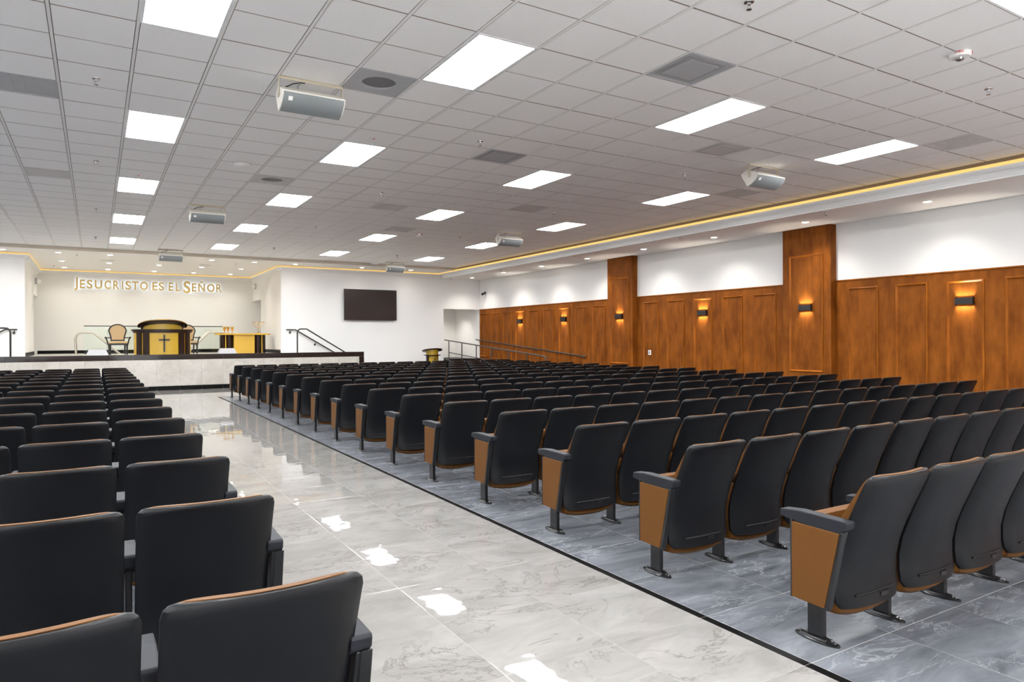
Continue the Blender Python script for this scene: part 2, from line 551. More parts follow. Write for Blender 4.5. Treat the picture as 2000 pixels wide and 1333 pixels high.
# ================================================================== CEILING
ceiling = struct('ceiling', MB().box(XL, XW, YR, YF + 0.12, ZC + 0.022, ZC + 0.12), 'plenum')
NX0, NX1 = -15, 17
NY0, NY1 = -18, 28
light_cells = set()
LCOL = [(-10, 'x'), (-5, 'y'), (0, 'A'), (4, 'B'), (9, 'C'), (14, 'D')]
LROW = [-18, -12, -6, 0, 6, 12, 18, 24]  # rearmost row is unseen, added to brighten the floor behind the camera
for n, _ in LCOL:
    for r in LROW:
        light_cells.add((n, r)); light_cells.add((n, r + 1))
DIFF = [(-2, 5, 'g', 'slot'), (3, 2, 'g', 'round'), (7, -1, 'g', 'vane'), (7, 5, 'g', 'vane'), (11, 2, 'l', 'vane'), (15, -1, 'l', 'flat'),
        (7, 12, 'l', 'flat'), (11, 10, 'l', 'flat'), (15, 5, 'l', 'flat'), (-2, 12, 'l', 'slot'), (3, 10, 'l', 'round'), (9, 16, 'l', 'flat')]
diff_cells = {(a, b) for a, b, _, _ in DIFF}
TW, TG = 0.024, 0.006
def ctile_mesh(wx, wy):
    key = ('c', round(wx, 3), round(wy, 3))
    if key not in tile_meshes:
        b = 0.003
        x0, x1, y0, y1 = -wx / 2, wx / 2, -wy / 2, wy / 2
        vs = [(x0, y0, 0.016), (x1, y0, 0.016), (x1, y1, 0.016), (x0, y1, 0.016),
              (x0, y0, b), (x1, y0, b), (x1, y1, b), (x0, y1, b),
              (x0 + b, y0 + b, 0), (x1 - b, y0 + b, 0), (x1 - b, y1 - b, 0), (x0 + b, y1 - b, 0)]
        fs = [(0, 1, 5, 4), (1, 2, 6, 5), (2, 3, 7, 6), (3, 0, 4, 7), (4, 5, 9, 8), (5, 6, 10, 9), (6, 7, 11, 10), (7, 4, 8, 11), (8, 9, 10, 11), (0, 1, 2, 3)]
        me = bpy.data.meshes.new('ceiling_tile')
        me.from_pydata(vs, [], fs)
        me.materials.append(MATS['ceiling_tile']); me.materials.append(MATS['shaded_tile_edge'])
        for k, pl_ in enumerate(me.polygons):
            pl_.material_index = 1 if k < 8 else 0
        tile_meshes[key] = me
    return tile_meshes[key]
cc = []
for i in range(NX0, NX1 + 1):
    for j in range(NY0, NY1 + 1):
        if (i, j) in light_cells or (i, j) in diff_cells:
            continue
        x0 = max(GX0 + T * i, XL); x1 = min(GX0 + T * (i + 1), XF - 0.01)
        y0 = max(GY0 + T * j, YR); y1 = min(GY0 + T * (j + 1), YF)
        if x1 - x0 < 0.05 or y1 - y0 < 0.05:
            continue
        g0 = 0.009 if j % 2 == 0 else 0.005      # every other cross joint is a wider reveal
        g1 = 0.009 if (j + 1) % 2 == 0 else 0.005
        x0 += 0.0152; x1 -= 0.0152; y0 += g0 / 2; y1 -= g1 / 2
        vis = any(in_view(a, b, ZC, 0) for a in (x0, (x0 + x1) / 2, x1) for b in (y0, (y0 + y1) / 2, y1))
        q = to_px((x0 + x1) / 2, (y0 + y1) / 2, ZC)
        cc.append(((1 / q[2] ** 3) if (q and vis) else 0, x0, x1, y0, y1))
cc.sort(key=lambda c: -c[0])
mbr = MB()
for k, (s, x0, x1, y0, y1) in enumerate(cc):
    if k < 300 and s > 0:
        place('ceiling_tile', ctile_mesh(x1 - x0, y1 - y0), ceiling, ((x0 + x1) / 2, (y0 + y1) / 2, ZC))
    else:
        mbr.box(x0, x1, y0, y1, ZC, ZC + 0.016)
o = mbr.build('distant_ceiling_tiles', 'ceiling_tile', ceiling); o['kind'] = 'stuff'
o.data.materials.append(MATS['shaded_tile_edge'])
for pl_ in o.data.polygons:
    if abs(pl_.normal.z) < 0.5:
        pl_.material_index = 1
tee_me = MB().box(-TW / 2, TW / 2, YR, YF, -0.003, 0.006).mesh('main_tee', 'tee_white')
for i in range(NX0, NX1 + 2):
    x = GX0 + T * i
    if XL < x < XF:
        place('main_tee', tee_me, ceiling, (x, 0, ZC))
# stage ceiling, beam and soffit
struct('ceiling_stage', MB().box(XL, XW, YF + 0.03, YB + 0.1, ZP, ZP + 0.09), 'ceiling_paint')
struct('trim_beam', MB().box(XL, XF, YF, YF + 0.03, ZP - 0.002, ZC + 0.02), 'beam_paint')
struct('ceiling_soffit', MB().box(XF, XW, YR, YT, ZS, ZS + 0.09), 'ceiling_paint')
struct('trim_cove', MB().box(XF, XF + 0.05, YR, YT, ZS + 0.09, ZC + 0.02), 'cove_shade')
# crown mouldings with the amber LED strip on their lip
PROF = [(0.0, 0.0), (0.022, 0.0), (0.026, 0.022), (0.036, 0.030), (0.048, 0.056), (0.074, 0.088), (0.098, 0.104), (0.106, 0.118), (0.118, 0.122), (0.118, 0.150), (0.0, 0.150)]
def crown(name, axis, wall, sign, a, b, z0, scale, led_h, label):
    mb = MB()
    poly = [(wall + sign * d * scale, z0 + h * scale) for d, h in PROF]
    # prism axis 'y' takes (x,z); axis 'x' takes (y,z)
    mb.prism(poly, axis, a, b)
    o = struct(name, mb, 'white_paint', label)
    zt = z0 + 0.150 * scale
    l0, l1 = sorted((wall + sign * 0.085 * scale, wall + sign * 0.116 * scale))
    m2 = MB()
    m2.prism([(l0, zt), (l1, zt), (l1, zt + led_h), (l0, zt + led_h)], axis, a, b)
    m2.build('led_strip', 'led_amber', o)
    return o
crown('trim_1', 'y', XF, -1, YR, YT - 0.10, ZS, 1.10, 0.050, 'crown moulding with amber LED strip along the right soffit')
crown('trim_2', 'x', YT, -1, AX1 - 0.10, XF - 0.02, ZS + 0.01, 0.92, 0.030, 'crown moulding with amber LED strip above the wall screen')
crown('trim_3', 'y', AX1, -1, YT - 0.10, YB - 0.02, ZS + 0.01, 0.92, 0.030, 'crown moulding with amber LED strip on the alcove right side')
crown('trim_4', 'x', YB, -1, AX0 + 0.02, AX1 - 0.02, ZS + 0.01, 0.92, 0.030, 'crown moulding with amber LED strip above the gold letters')
crown('trim_5', 'y', AX0, 1, YT - 0.10, YB - 0.02, ZS + 0.01, 0.92, 0.030, 'crown moulding with amber LED strip on the alcove left side')
crown('trim_6', 'x', YT, -1, XL, AX0 + 0.10, ZS + 0.01, 0.92, 0.030, 'crown moulding with amber LED strip left of the alcove')

# ================================================================== CEILING LIGHTS
pw, pl = T - 0.036, 2 * T - 0.03
mb = MB()
ox, oy = (T - 0.010) / 2, (2 * T - 0.010) / 2
ix, iy = pw / 2 - 0.012, pl / 2 - 0.012
for (a, b, c, d) in ((-ox, ox, -oy, -iy), (-ox, ox, iy, oy), (-ox, -ix, -iy, iy), (ix, ox, -iy, iy)):
    mb.box(a, b, c, d, -0.007, 0.012)
LF = mb.mesh('light_frame', 'frame_white')
LD = MB().box(-ix, ix, -iy, iy, -0.003, 0.010).mesh('light_diffuser', 'panel_light')
CN = {'A': 'leftmost column', 'B': 'second column from the left', 'C': 'third column from the left', 'D': 'column nearest the right wall'}
for n, c in LCOL:
    for r in LROW:
        x, y = GX0 + T * (n + 0.5), GY0 + T * (r + 1)
        k = 24 // 6 - r // 6          # 0 = nearest the stage
        vis = any(in_view(x + a, y + b, ZC, 0) for a in (-0.28, 0, 0.28) for b in (-0.58, 0, 0.58))
        if vis and c in CN:
            t = thing('ceiling_light', (x, y, ZC), f'white LED ceiling panel, {CN[c]}, {ORD[k]} from the stage', 'ceiling light', 'LED ceiling panels')
        else:
            t = thing('ceiling_light', (x, y, ZC), 'white LED ceiling panel beyond the edges of the photo', 'ceiling light', 'LED ceiling panels out of frame')
        place('light_frame', LF, t)
        place('light_diffuser', LD, t)

# round downlights ---------------------------------------------------------
mb = MB(); mb.lathe([(0.062, 0.0), (0.085, -0.004), (0.088, 0.0)], 24, cap=False)
DR = mb.mesh('trim_ring', 'plastic_white', smooth=True)
DD = MB().lathe([(0.064, -0.002), (0.062, -0.003)], 24).mesh('lamp_lens', 'downlight_glow')
spot = bpy.data.lights.new('downlight_beam', 'SPOT')
spot.energy = DOWN_W; spot.color = (1.0, 0.945, 0.86); spot.spot_size = math.radians(128); spot.spot_blend = 1.0; spot.shadow_soft_size = 0.05
spot_stage = spot.copy(); spot_stage.energy = DOWN_W * 0.52
spot_wall = spot.copy(); spot_wall.energy = DOWN_W * 0.17
def downlight(x, y, z, label, group):
    t = thing('downlight', (x, y, z), label, 'downlight', group)
    place('trim_ring', DR, t)
    place('lamp_lens', DD, t)
    s = bpy.data.objects.new('downlight_beam', (spot_stage if AX0 < x < AX1 else spot_wall) if y > 22.9 and x < 11 else spot); COL.objects.link(s); s.parent = t; s.location = (0, 0, -0.012)
    return t
for k, y in enumerate((22.80, 20.47, 18.12, 15.77, 13.40, 11.05, 8.70, 6.36)):
    downlight(12.01, y, ZS, f'round downlight in the right soffit, {ORD[k]} from the stage wall', 'soffit downlights')
for y in (4.0, 1.65, -0.7, -3.05):
    downlight(12.01, y, ZS, 'round soffit downlight beyond the right edge of the photo', 'soffit downlights out of frame')
rows_ = ((23.10, 'front'), (25.50, 'middle'), (27.72, 'back'))
cols_ = ((-0.87, 'leftmost'), (0.39, 'second from left'), (1.82, 'centre'), (3.10, 'second from right'), (4.36, 'rightmost'))
for y, rn in rows_:
    for x, cn in cols_:
        downlight(x, y, ZP, f'round downlight over the stage, {rn} row, {cn}', 'stage downlights')
for x, lb in ((-2.12, 'round downlight left of the stage alcove at the photo edge'), (5.63, 'round downlight just right of the stage alcove, above the stair rail'),
              (7.88, 'round downlight above the left part of the wall screen'), (9.68, 'round downlight above the wall right of the screen')):
    downlight(x, 23.05, ZP, lb, 'downlights along the screen wall')
downlight(11.98, YT + 1.2, 2.75, 'round downlight inside the doorway recess at the ramp head', 'recess downlight')

# diffusers ----------------------------------------------------------------
fo, fi = (T - 0.012) / 2, (T - 0.05) / 2
DNAMES = {(-2, 5): 'dark grey slotted air diffuser at the left photo edge', (3, 2): 'grey square air diffuser with round neck beside the large speaker',
          (7, -1): 'dark grey square air diffuser between the two nearest light panels', (7, 5): 'small grey air diffuser below the middle sprinkler head',
          (11, 2): 'pale grey air diffuser under the third-column light panel', (15, -1): 'pale air grille beside the rightmost light panel',
          (7, 12): 'pale air grille in the middle of the far ceiling', (11, 10): 'pale air grille right of the far middle light panels',
          (15, 5): 'pale air grille close to the amber cove strip', (-2, 12): 'faint slotted air grille in the far left ceiling',
          (3, 10): 'faint round-neck air grille beside the white ceiling sensor', (9, 16): 'pale square air grille near the far ceiling strobe'}
for a, b, tone, kind in DIFF:
    x, y = GX0 + T * (a + 0.5), GY0 + T * (b + 0.5)
    t = thing('air_diffuser', (x, y, ZC), DNAMES[(a, b)], 'air vent', 'ceiling air vents')
    mat = 'diffuser_grey' if tone == 'g' else 'diffuser_light'
    mb = MB()
    for (p, q, r, s) in ((-fo, fo, -fo, -fi), (-fo, fo, fi, fo), (-fo, -fi, -fi, fi), (fi, fo, -fi, fi)):
        mb.box(p, q, r, s, -0.004, 0.01)
    mb.build('vent_frame', mat, t)
    if kind == 'round':
        mb = MB()
        n = 32
        vs = [(0.17 * math.cos(2 * math.pi * k / n), 0.17 * math.sin(2 * math.pi * k / n), 0.0) for k in range(n)]
        sq = []
        for k in range(n):
            c, s = math.cos(2 * math.pi * k / n), math.sin(2 * math.pi * k / n)
            m = max(abs(c), abs(s)); sq.append((fi * c / m, fi * s / m, 0.0))
        mb.add(vs + sq, [(k, (k + 1) % n, n + (k + 1) % n, n + k) for k in range(n)])
        mb.build('vent_plate', mat, t)
        MB().lathe([(0.17, 0.0), (0.168, 0.018)], 32, cap=False).build('vent_neck', mat, t, smooth=True)
        MB().lathe([(0.168, 0.0175), (0.10, 0.0155)], 32).build('vent_damper', 'diffuser_dark', t)
    elif kind == 'vane':
        MB().box(-fi, fi, -fi, fi, 0.006, 0.012).build('vent_plate', mat, t)
        MB().box(-0.19, 0.19, -0.19, 0.19, -0.004, 0.002).build('vent_plaque', mat, t, bevel=0.004)
        MB().box(-0.235, 0.235, -0.235, 0.235, 0.002, 0.0065).build('vent_gap', 'diffuser_mid' if tone == 'g' else 'diffuser_pale', t)
    else:
        MB().box(-fi, fi, -fi, fi, 0.004, 0.012).build('vent_plate', mat, t)
        for k in range(5):
            u = -0.2 + 0.1 * k
            MB().box(u - 0.012, u + 0.012, -0.24, 0.24, -0.001, 0.006).build('vent_slat', mat, t)

# sprinklers ----------------------------------------------------------------
mb = MB()
mb.lathe([(0.034, 0.0), (0.032, -0.006), (0.014, -0.010), (0.012, -0.022)], 16)
mb.tube([(-0.010, 0, -0.02), (-0.014, 0, -0.035), (0, 0, -0.05)], 0.003, 6)
mb.tube([(0.010, 0, -0.02), (0.014, 0, -0.035), (0, 0, -0.05)], 0.003, 6)
SPB = mb.mesh('sprinkler_body', 'chrome', smooth=True)
SPD = MB().lathe([(0.017, -0.050), (0.018, -0.053)], 12).mesh('sprinkler_deflector', 'chrome')
def sprinkler(x, y, z, label, s=1.0):
    t = thing('sprinkler', (x, y, z), label, 'sprinkler', 'ceiling sprinklers')
    place('sprinkler_body', SPB, t); place('sprinkler_deflector', SPD, t)
    t.scale = (s, s, s)
for x, cn in ((0.02, 'left'), (4.28, 'middle'), (7.92, 'right')):
    for k, y in enumerate((19.92, 15.68, 11.5, 7.88, 3.58)):
        if in_view(x, y, ZC, 5):
            sprinkler(x, y, ZC, f'chrome sprinkler head in the grid ceiling, {cn} line, {ORD[k]} from the stage', 1.15)
for k, y in enumerate((23.36, 19.66, 15.53, 11.52, 7.85)):
    sprinkler(11.42, y, ZS, f'small sprinkler head in the right soffit, {ORD[k]} from the stage wall')
sprinkler(-1.15, 27.17, ZP, 'small sprinkler head over the stage, in the far left corner')
sprinkler(-0.44, 23.47, ZP, 'small sprinkler head over the stage front, left side')
sprinkler(3.89, 23.72, ZP, 'small sprinkler head over the stage front, right side')

# stage slot vents
for x, lb in ((0.33, 'narrow dark slot vent over the stage, left one'), (3.11, 'narrow dark slot vent over the stage, right one')):
    t = thing('slot_vent', (x, 24.64, ZP), lb, 'air vent', 'stage slot vents')
    MB().box(-0.20, 0.20, -0.05, 0.05, -0.006, 0.0).build('vent_frame', 'diffuser_light', t)
    MB().box(-0.17, 0.17, -0.025, 0.025, -0.008, -0.005).build('vent_slot', 'diffuser_dark', t)

# ceiling devices
def text_mesh(s, name, size, mat, extrude=0.002, offset=0.0):
    cu = bpy.data.curves.new(name, 'FONT')
    cu.body = s; cu.size = size; cu.extrude = extrude; cu.offset = offset
    cu.resolution_u = 4
    ob = bpy.data.objects.new(name, cu); COL.objects.link(ob)
    bpy.context.view_layer.update()
    me = bpy.data.meshes.new_from_object(ob.evaluated_get(bpy.context.evaluated_depsgraph_get()))
    bpy.data.objects.remove(ob); bpy.data.curves.remove(cu)
    me.name = name
    me.materials.clear(); me.materials.append(MATS[mat])
    return me
def fit(me, x0, x1, y0, y1):
    xs = [v.co.x for v in me.vertices]; ys = [v.co.y for v in me.vertices]
    a, b, c, d = min(xs), max(xs), min(ys), max(ys)
    for v in me.vertices:
        v.co.x = x0 + (v.co.x - a) / (b - a) * (x1 - x0)
        v.co.y = y0 + (v.co.y - c) / (d - c) * (y1 - y0)
    return me
def strobe(x, y, label, s=1.0):
    t = thing('fire_strobe', (x, y, ZC), label, 'fire alarm', 'ceiling fire alarms')
    MB().lathe([(0.085, 0.0), (0.088, -0.022), (0.078, -0.040), (0.03, -0.044)], 32).build('strobe_body', 'plastic_white', t, smooth=True)
    MB().lathe([(0.034, -0.043), (0.032, -0.058), (0.016, -0.068)], 20).build('strobe_lens', 'chrome', t, smooth=True)
    me = text_mesh('FIRE', 'strobe_lettering', 0.026, 'red_paint')
    fit(me, -0.030, 0.030, -0.009, 0.009)
    for a in (-155, -55):
        # bend the word round the rim and stand it upright
        m2 = me.copy()
        for v in m2.vertices:
            th = math.radians(a) + v.co.x / 0.089
            rr = 0.0885 + v.co.z
            v.co = Vector((rr * math.cos(th), rr * math.sin(th), -0.014 + v.co.y))
        place('strobe_lettering', m2, t)
    t.scale = (s, s, s)
    return t
strobe(6.70, 3.26, 'round white ceiling fire strobe with red lettering, near the top right corner', 1.05)
strobe(6.78, 15.64, 'round white ceiling fire strobe with red lettering, far between light panels')
t = thing('ceiling_sensor', (1.834, 10.63, ZC), 'flat round white ceiling sensor beside the far light panels', 'sensor')
MB().lathe([(0.12, 0.0), (0.122, -0.014), (0.10, -0.034), (0.05, -0.046)], 32).build('sensor_dome', 'plastic_white', t, smooth=True)
MB().lathe([(0.125, 0.0), (0.125, -0.008)], 32).build('sensor_base', 'diffuser_grey', t, smooth=True)
t = thing('ceiling_sensor', (7.98, 22.08, ZC), 'round white ceiling sensor at the beam above the screen', 'sensor')
MB().lathe([(0.14, 0.0), (0.14, -0.03), (0.10, -0.06)], 32).build('sensor_dome', 'plastic_white', t, smooth=True)
MB().lathe([(0.145, 0.0), (0.145, -0.008)], 32).build('sensor_base', 'diffuser_light', t, smooth=True)
for x, y, lb in ((3.048, 8.443, 'tiny red indicator light on the ceiling above the middle light panel'), (0.596, 12.139, 'tiny red indicator light behind the left column light panel')):
    t = thing('indicator_light', (x, y, ZC), lb, 'indicator', 'ceiling indicator lights')
    MB().box(-0.045, 0.045, -0.02, 0.02, -0.006, 0.0).build('indicator_plate', 'plastic_white', t)
    MB().lathe([(0.012, -0.006), (0.009, -0.014)], 10).build('indicator_lens', 'red_paint', t)

# ================================================================== HUNG SPEAKERS
W2 = 0.305
FACE = [(-0.150, -0.176), (-0.133, -0.222), (-0.092, -0.266), (-0.030, -0.303), (0.045, -0.330)]
sec = FACE + [(0.052, -0.328), (0.165, -0.145), (0.058, -0.074)]
mb = MB(); mb.prism(sec, 'x', -W2, W2)
SB = mb.mesh('speaker_cabinet', 'speaker_body', bevel=0.006, seg=2, angle=0.5)
gp = [(a - 0.004, b - 0.003) for a, b in [(-0.146, -0.187)] + FACE[1:4] + [(0.036, -0.327)]] + [(a + 0.002, b + 0.002) for a, b in [(0.036, -0.327)] + FACE[3:0:-1] + [(-0.146, -0.187)]]
SG = MB().prism(gp, 'x', -W2 + 0.012, W2 - 0.012).mesh('speaker_grille', 'speaker_grille', smooth=True)
lg = MB(); lg.prism([(-0.1365, -0.2265), (-0.1075, -0.2580), (-0.1040, -0.2545), (-0.1330, -0.2230)], 'x', -0.245, -0.205)
SLG = lg.mesh('logo_badge', 'plastic_white')
mb = MB()
mb.box(-0.312, 0.312, -0.022, 0.022, -0.006, 0.0)
mb.box(-0.312, 0.312, -0.022, -0.018, -0.030, 0.0)
mb.box(-0.315, -0.309, -0.022, 0.022, -0.205, 0.0)
mb.box(0.309, 0.315, -0.022, 0.022, -0.205, 0.0)
mb.lathe([(0.012, -0.322), (0.012, -0.309)], 10, (0, 0, -0.18), 'x')
mb.lathe([(0.012, 0.309), (0.012, 0.322)], 10, (0, 0, -0.18), 'x')
SBR = mb.mesh('speaker_bracket', 'bracket_cream')
mb = MB(); mb.tube([(-0.24, 0.03, -0.09), (-0.17, 0.0, -0.055), (-0.10, -0.005, -0.035), (-0.06, 0.0, -0.03), (-0.05, 0.01, 0.0)], 0.006, 6)
mb.tube([(-0.10, 0.0, -0.045), (-0.13, 0.0, -0.07), (-0.12, 0.02, -0.095)], 0.003, 6)
SCB = mb.mesh('speaker_cable', 'metal_black', smooth=True)
for x, y, lb in ((1.842, 6.90, 'largest white hanging loudspeaker with grey grille, nearest over the aisle'), (1.837, 14.25, 'white hanging loudspeaker over the aisle, second from the camera'),
                 (1.838, 21.70, 'white hanging loudspeaker over the aisle, nearest the stage'), (8.55, 6.90, 'white hanging loudspeaker nearest the amber cove on the right'),
                 (8.55, 14.30, 'white hanging loudspeaker on the right side, second from the camera'), (8.55, 21.70, 'white hanging loudspeaker on the right, nearest the wall screen')):
    t = thing('hanging_speaker', (x, y, ZC), lb, 'speaker', 'ceiling-hung loudspeakers')
    place('speaker_bracket', SBR, t)
    c = place('speaker_cabinet', SB, t)
    place('speaker_grille', SG, t)
    place('logo_badge', SLG, t)
    place('speaker_cable', SCB, t)

# ================================================================== RIGHT WALL: WAINSCOT
ZWT = 2.587
XB = XW - 0.022             # face of the boards
def frame_mould(y0, y1, z0, z1, x):
    mb = MB()
    wd, d = 0.042, 0.030
    def bar(poly_outer, poly_inner):
        pass
    O = [(y0, z0), (y1, z0), (y1, z1), (y0, z1)]
    I = [(y0 + wd, z0 + wd), (y1 - wd, z0 + wd), (y1 - wd, z1 - wd), (y0 + wd, z1 - wd)]
    Mi = [(y0 + wd * 0.4, z0 + wd * 0.4), (y1 - wd * 0.4, z0 + wd * 0.4), (y1 - wd * 0.4, z1 - wd * 0.4), (y0 + wd * 0.4, z1 - wd * 0.4)]
    M2 = [(y0 + wd * 0.1, z0 + wd * 0.1), (y1 - wd * 0.1, z0 + wd * 0.1), (y1 - wd * 0.1, z1 - wd * 0.1), (y0 + wd * 0.1, z1 - wd * 0.1)]
    vs = [(x, *p) for p in O] + [(x - d * 0.75, *p) for p in M2] + [(x - d, *p) for p in Mi] + [(x, *p) for p in I]
    fs = []
    for r in range(3):
        for k in range(4):
            k2 = (k + 1) % 4
            fs.append((r * 4 + k, r * 4 + k2, (r + 1) * 4 + k2, (r + 1) * 4 + k))
    for k in range(4):
        k2 = (k + 1) % 4
        fs.append((k, 12 + k, 12 + k2, k2))
    return mb.add(vs, fs)
SEC = [(15.62, 23.64), (9.66, 14.56), (YR, 8.58)]
PIL = [(14.54, 15.62, 'wood-clad pillar with sconce farther from the camera, beside the ramp rail'), (8.57, 9.70, 'wood-clad pillar with sconce nearer the camera, right side')]
for i, (a, b) in enumerate(SEC):
    MB().box(XB, XW, a, b, 0.0, ZWT - 0.02).build('wainscot_board', 'stained_wood', wall_right)
    MB().prism([(XB - 0.004, ZWT - 0.03), (XB - 0.018, ZWT - 0.02), (XB - 0.018, ZWT), (XW, ZWT), (XW, ZWT - 0.03)], 'y', a, b).build('wainscot_cap', 'moulding_wood_lit', wall_right)
PY = [(22.99, 23.59, 0.77), (22.094, 22.713, 0.70), (21.214, 21.822, 0.63), (20.333, 20.943, 0.56), (19.464, 20.055, 0.50), (18.569, 19.169, 0.44), (17.697, 18.277, 0.38), (16.795, 17.387, 0.32), (15.915, 16.51, 0.28),
      (13.689, 14.276, 0.28), (12.748, 13.357, 0.28), (11.828, 12.42, 0.28), (10.908, 11.505, 0.28), (9.991, 10.587, 0.28),
      (7.684, 8.287, 0.28), (6.769, 7.356, 0.28), (5.847, 6.449, 0.28), (4.935, 5.538, 0.28), (4.02, 4.62, 0.28), (3.1, 3.7, 0.28), (2.19, 2.79, 0.28)]
for y0, y1, z0 in PY:
    frame_mould(y0, y1, z0, 2.415, XB).build('panel_moulding', 'moulding_wood_lit', wall_right)
for a, b, lb in PIL:
    t = thing('wood_pillar', (12.62, (a + b) / 2, 0), lb, 'pillar', 'wood-clad pillars')
    h = (b - a) / 2
    MB().box(0.0, XW - 12.62, -h, h, 0.0, ZS).build('pillar_body', 'stained_wood', t, bevel=0.004)
    frame_mould(-0.40, 0.40, 0.725, 3.152, 0.0).build('panel_moulding', 'moulding_wood_lit', t)
    MB().box(-0.016, 0.0, -h, h, 0.0, 0.12).build('pillar_base', 'moulding_wood_lit', t)

# sconces ------------------------------------------------------------------
beam = bpy.data.lights.new('sconce_beam', 'SPOT')
beam.energy = SCONCE_W; beam.color = (1.0, 0.90, 0.76); beam.spot_size = math.radians(74); beam.spot_blend = 0.75; beam.shadow_soft_size = 0.004
hw, hh = 0.142, 0.066
edge = []
nn = 6
sw = 2 * hw / nn
top = []
for k in range(nn):
    c = -hw + sw * (k + 0.5)
    for q in range(0, 7):
        a = math.pi * q / 6
        top.append((c - 0.42 * sw * math.cos(a), hh - 0.36 * sw * math.sin(a)))
poly = [(-hw, hh)] + top + [(hw, hh), (hw, -hh)] + [(x, -z) for x, z in reversed(top)] + [(-hw, -hh)]
mb = MB(); mb.prism(poly, 'x', -0.062, -0.054)
SF = mb.mesh('sconce_face', 'bezel_black')
mb = MB(); mb.box(-0.054, -0.030, -hw, hw, -hh + 0.03, hh - 0.03); mb.box(-0.060, 0.0, -hw, -hw + 0.006, -hh, hh); mb.box(-0.060, 0.0, hw - 0.006, hw, -hh, hh); mb.box(-0.030, 0.0, -hw, hw, -0.034, 0.034)
SBX = mb.mesh('sconce_box', 'bezel_black')
mb = MB()
for k in range(nn):
    c = -hw + sw * (k + 0.5)
    mb.lathe([(0.012, hh - 0.034), (0.012, hh - 0.030)], 10, (-0.028, c, 0)); mb.lathe([(0.012, -hh + 0.030), (0.012, -hh + 0.034)], 10, (-0.028, c, 0))
SLE = mb.mesh('sconce_lenses', 'sconce_glow')
SCN = [(XB, 20.64, 'black wall sconce on the wainscot, nearest the stage wall'), (XB, 17.99, 'black wall sconce above the ramp handrail, second from the stage wall'),
       (12.62, 15.08, 'black wall sconce on the farther wooden pillar'), (XB, 12.12, 'black wall sconce on the wainscot between the two pillars'),
       (12.62, 9.135, 'black wall sconce on the nearer wooden pillar'), (XB, 6.148, 'black wall sconce on the wainscot at the right photo edge')]
for x, y, lb in SCN:
    t = thing('wall_sconce', (x, y, 2.055), lb, 'wall light', 'black wall sconces')
    place('sconce_face', SF, t); place('sconce_box', SBX, t); place('sconce_lenses', SLE, t)
    for k in range(nn):
        c = -hw + sw * (k + 0.5)
        for up in (1, -1):
            s = bpy.data.objects.new('sconce_beam', beam); COL.objects.link(s); s.parent = t
            s.location = (-0.026, c, up * (hh - 0.02))
            tilt = math.radians(4)
            s.rotation_euler = (0, math.pi - tilt, 0) if up > 0 else (0, tilt, 0)
            s.rotation_euler = (math.pi, 0, 0) if up > 0 else (0, 0, 0)
# wall plate and security camera
t = thing('wall_outlet', (XB, 14.03, 1.055), 'white wall outlet plate on the wainscot beside the farther pillar', 'outlet')
MB().box(-0.012, 0.0, -0.055, 0.055, -0.065, 0.065).build('outlet_plate', 'plastic_white', t, bevel=0.004)
MB().box(-0.015, -0.011, -0.012, 0.022, 0.004, 0.034).build('outlet_socket', 'bezel_black', t)
MB().box(-0.015, -0.011, -0.012, 0.022, -0.034, -0.004).build('outlet_socket', 'bezel_black', t)
t = thing('security_camera', (XW, 23.2, 3.20), 'small black security camera high on the right wall by the far corner', 'camera')
MB().lathe([(0.05, 0.0), (0.05, -0.03), (0.02, -0.045)], 16, (0, 0, 0), 'x').build('camera_mount', 'bezel_black', t, smooth=True)
MB().tube([(-0.03, 0, 0), (-0.10, 0.0, -0.02)], 0.014, 8).build('camera_arm', 'bezel_black', t, smooth=True)
MB().tube([(-0.07, 0.03, -0.02), (-0.19, -0.10, -0.06)], 0.045, 14).build('camera_housing', 'bezel_black', t, smooth=True)

# ================================================================== RAMP
def zr(y):
    return max(0.0, 0.072 * (y - 15.0))
RX0 = 11.32
t = thing('access_ramp', (RX0, 15.0, 0), 'dark ramp with black kerb climbing along the wood wall to the doorway', 'ramp')
def shift(o, dx, dy):
    return o
mb = MB(); mb.prism([(0.66, 0.0), (YT - 15.012, 0.0), (YT - 15.012, zr(YT)), (0.66, zr(15.66))], 'x', 0.0, XW - RX0 - 0.045)
mb.build('ramp_slope', 'ramp_floor', t)
mb = MB(); mb.prism([(0.66, 0.0), (YT - 15.012, 0.0), (YT - 15.012, zr(YT) + 0.06), (0.66, 0.10)], 'x', -0.08, 0.0)
mb.build('ramp_kerb', 'black_tile', t)
MB().box(-0.08, XW - RX0 - 0.045, YT - 15.0 - 0.10, YT - 15.012, 0.0, 0.685).build('ramp_sill', 'black_tile', t)
struct('floor_recess', MB().box(OX0, XW, YT, YT + 2.2, 0.0, 0.685), 'black_tile')
MB().box(-0.35, -0.08, YT - 15.0 - 0.35, YT - 15.012, 0.0, 0.62).build('ramp_step', 'black_tile', t)
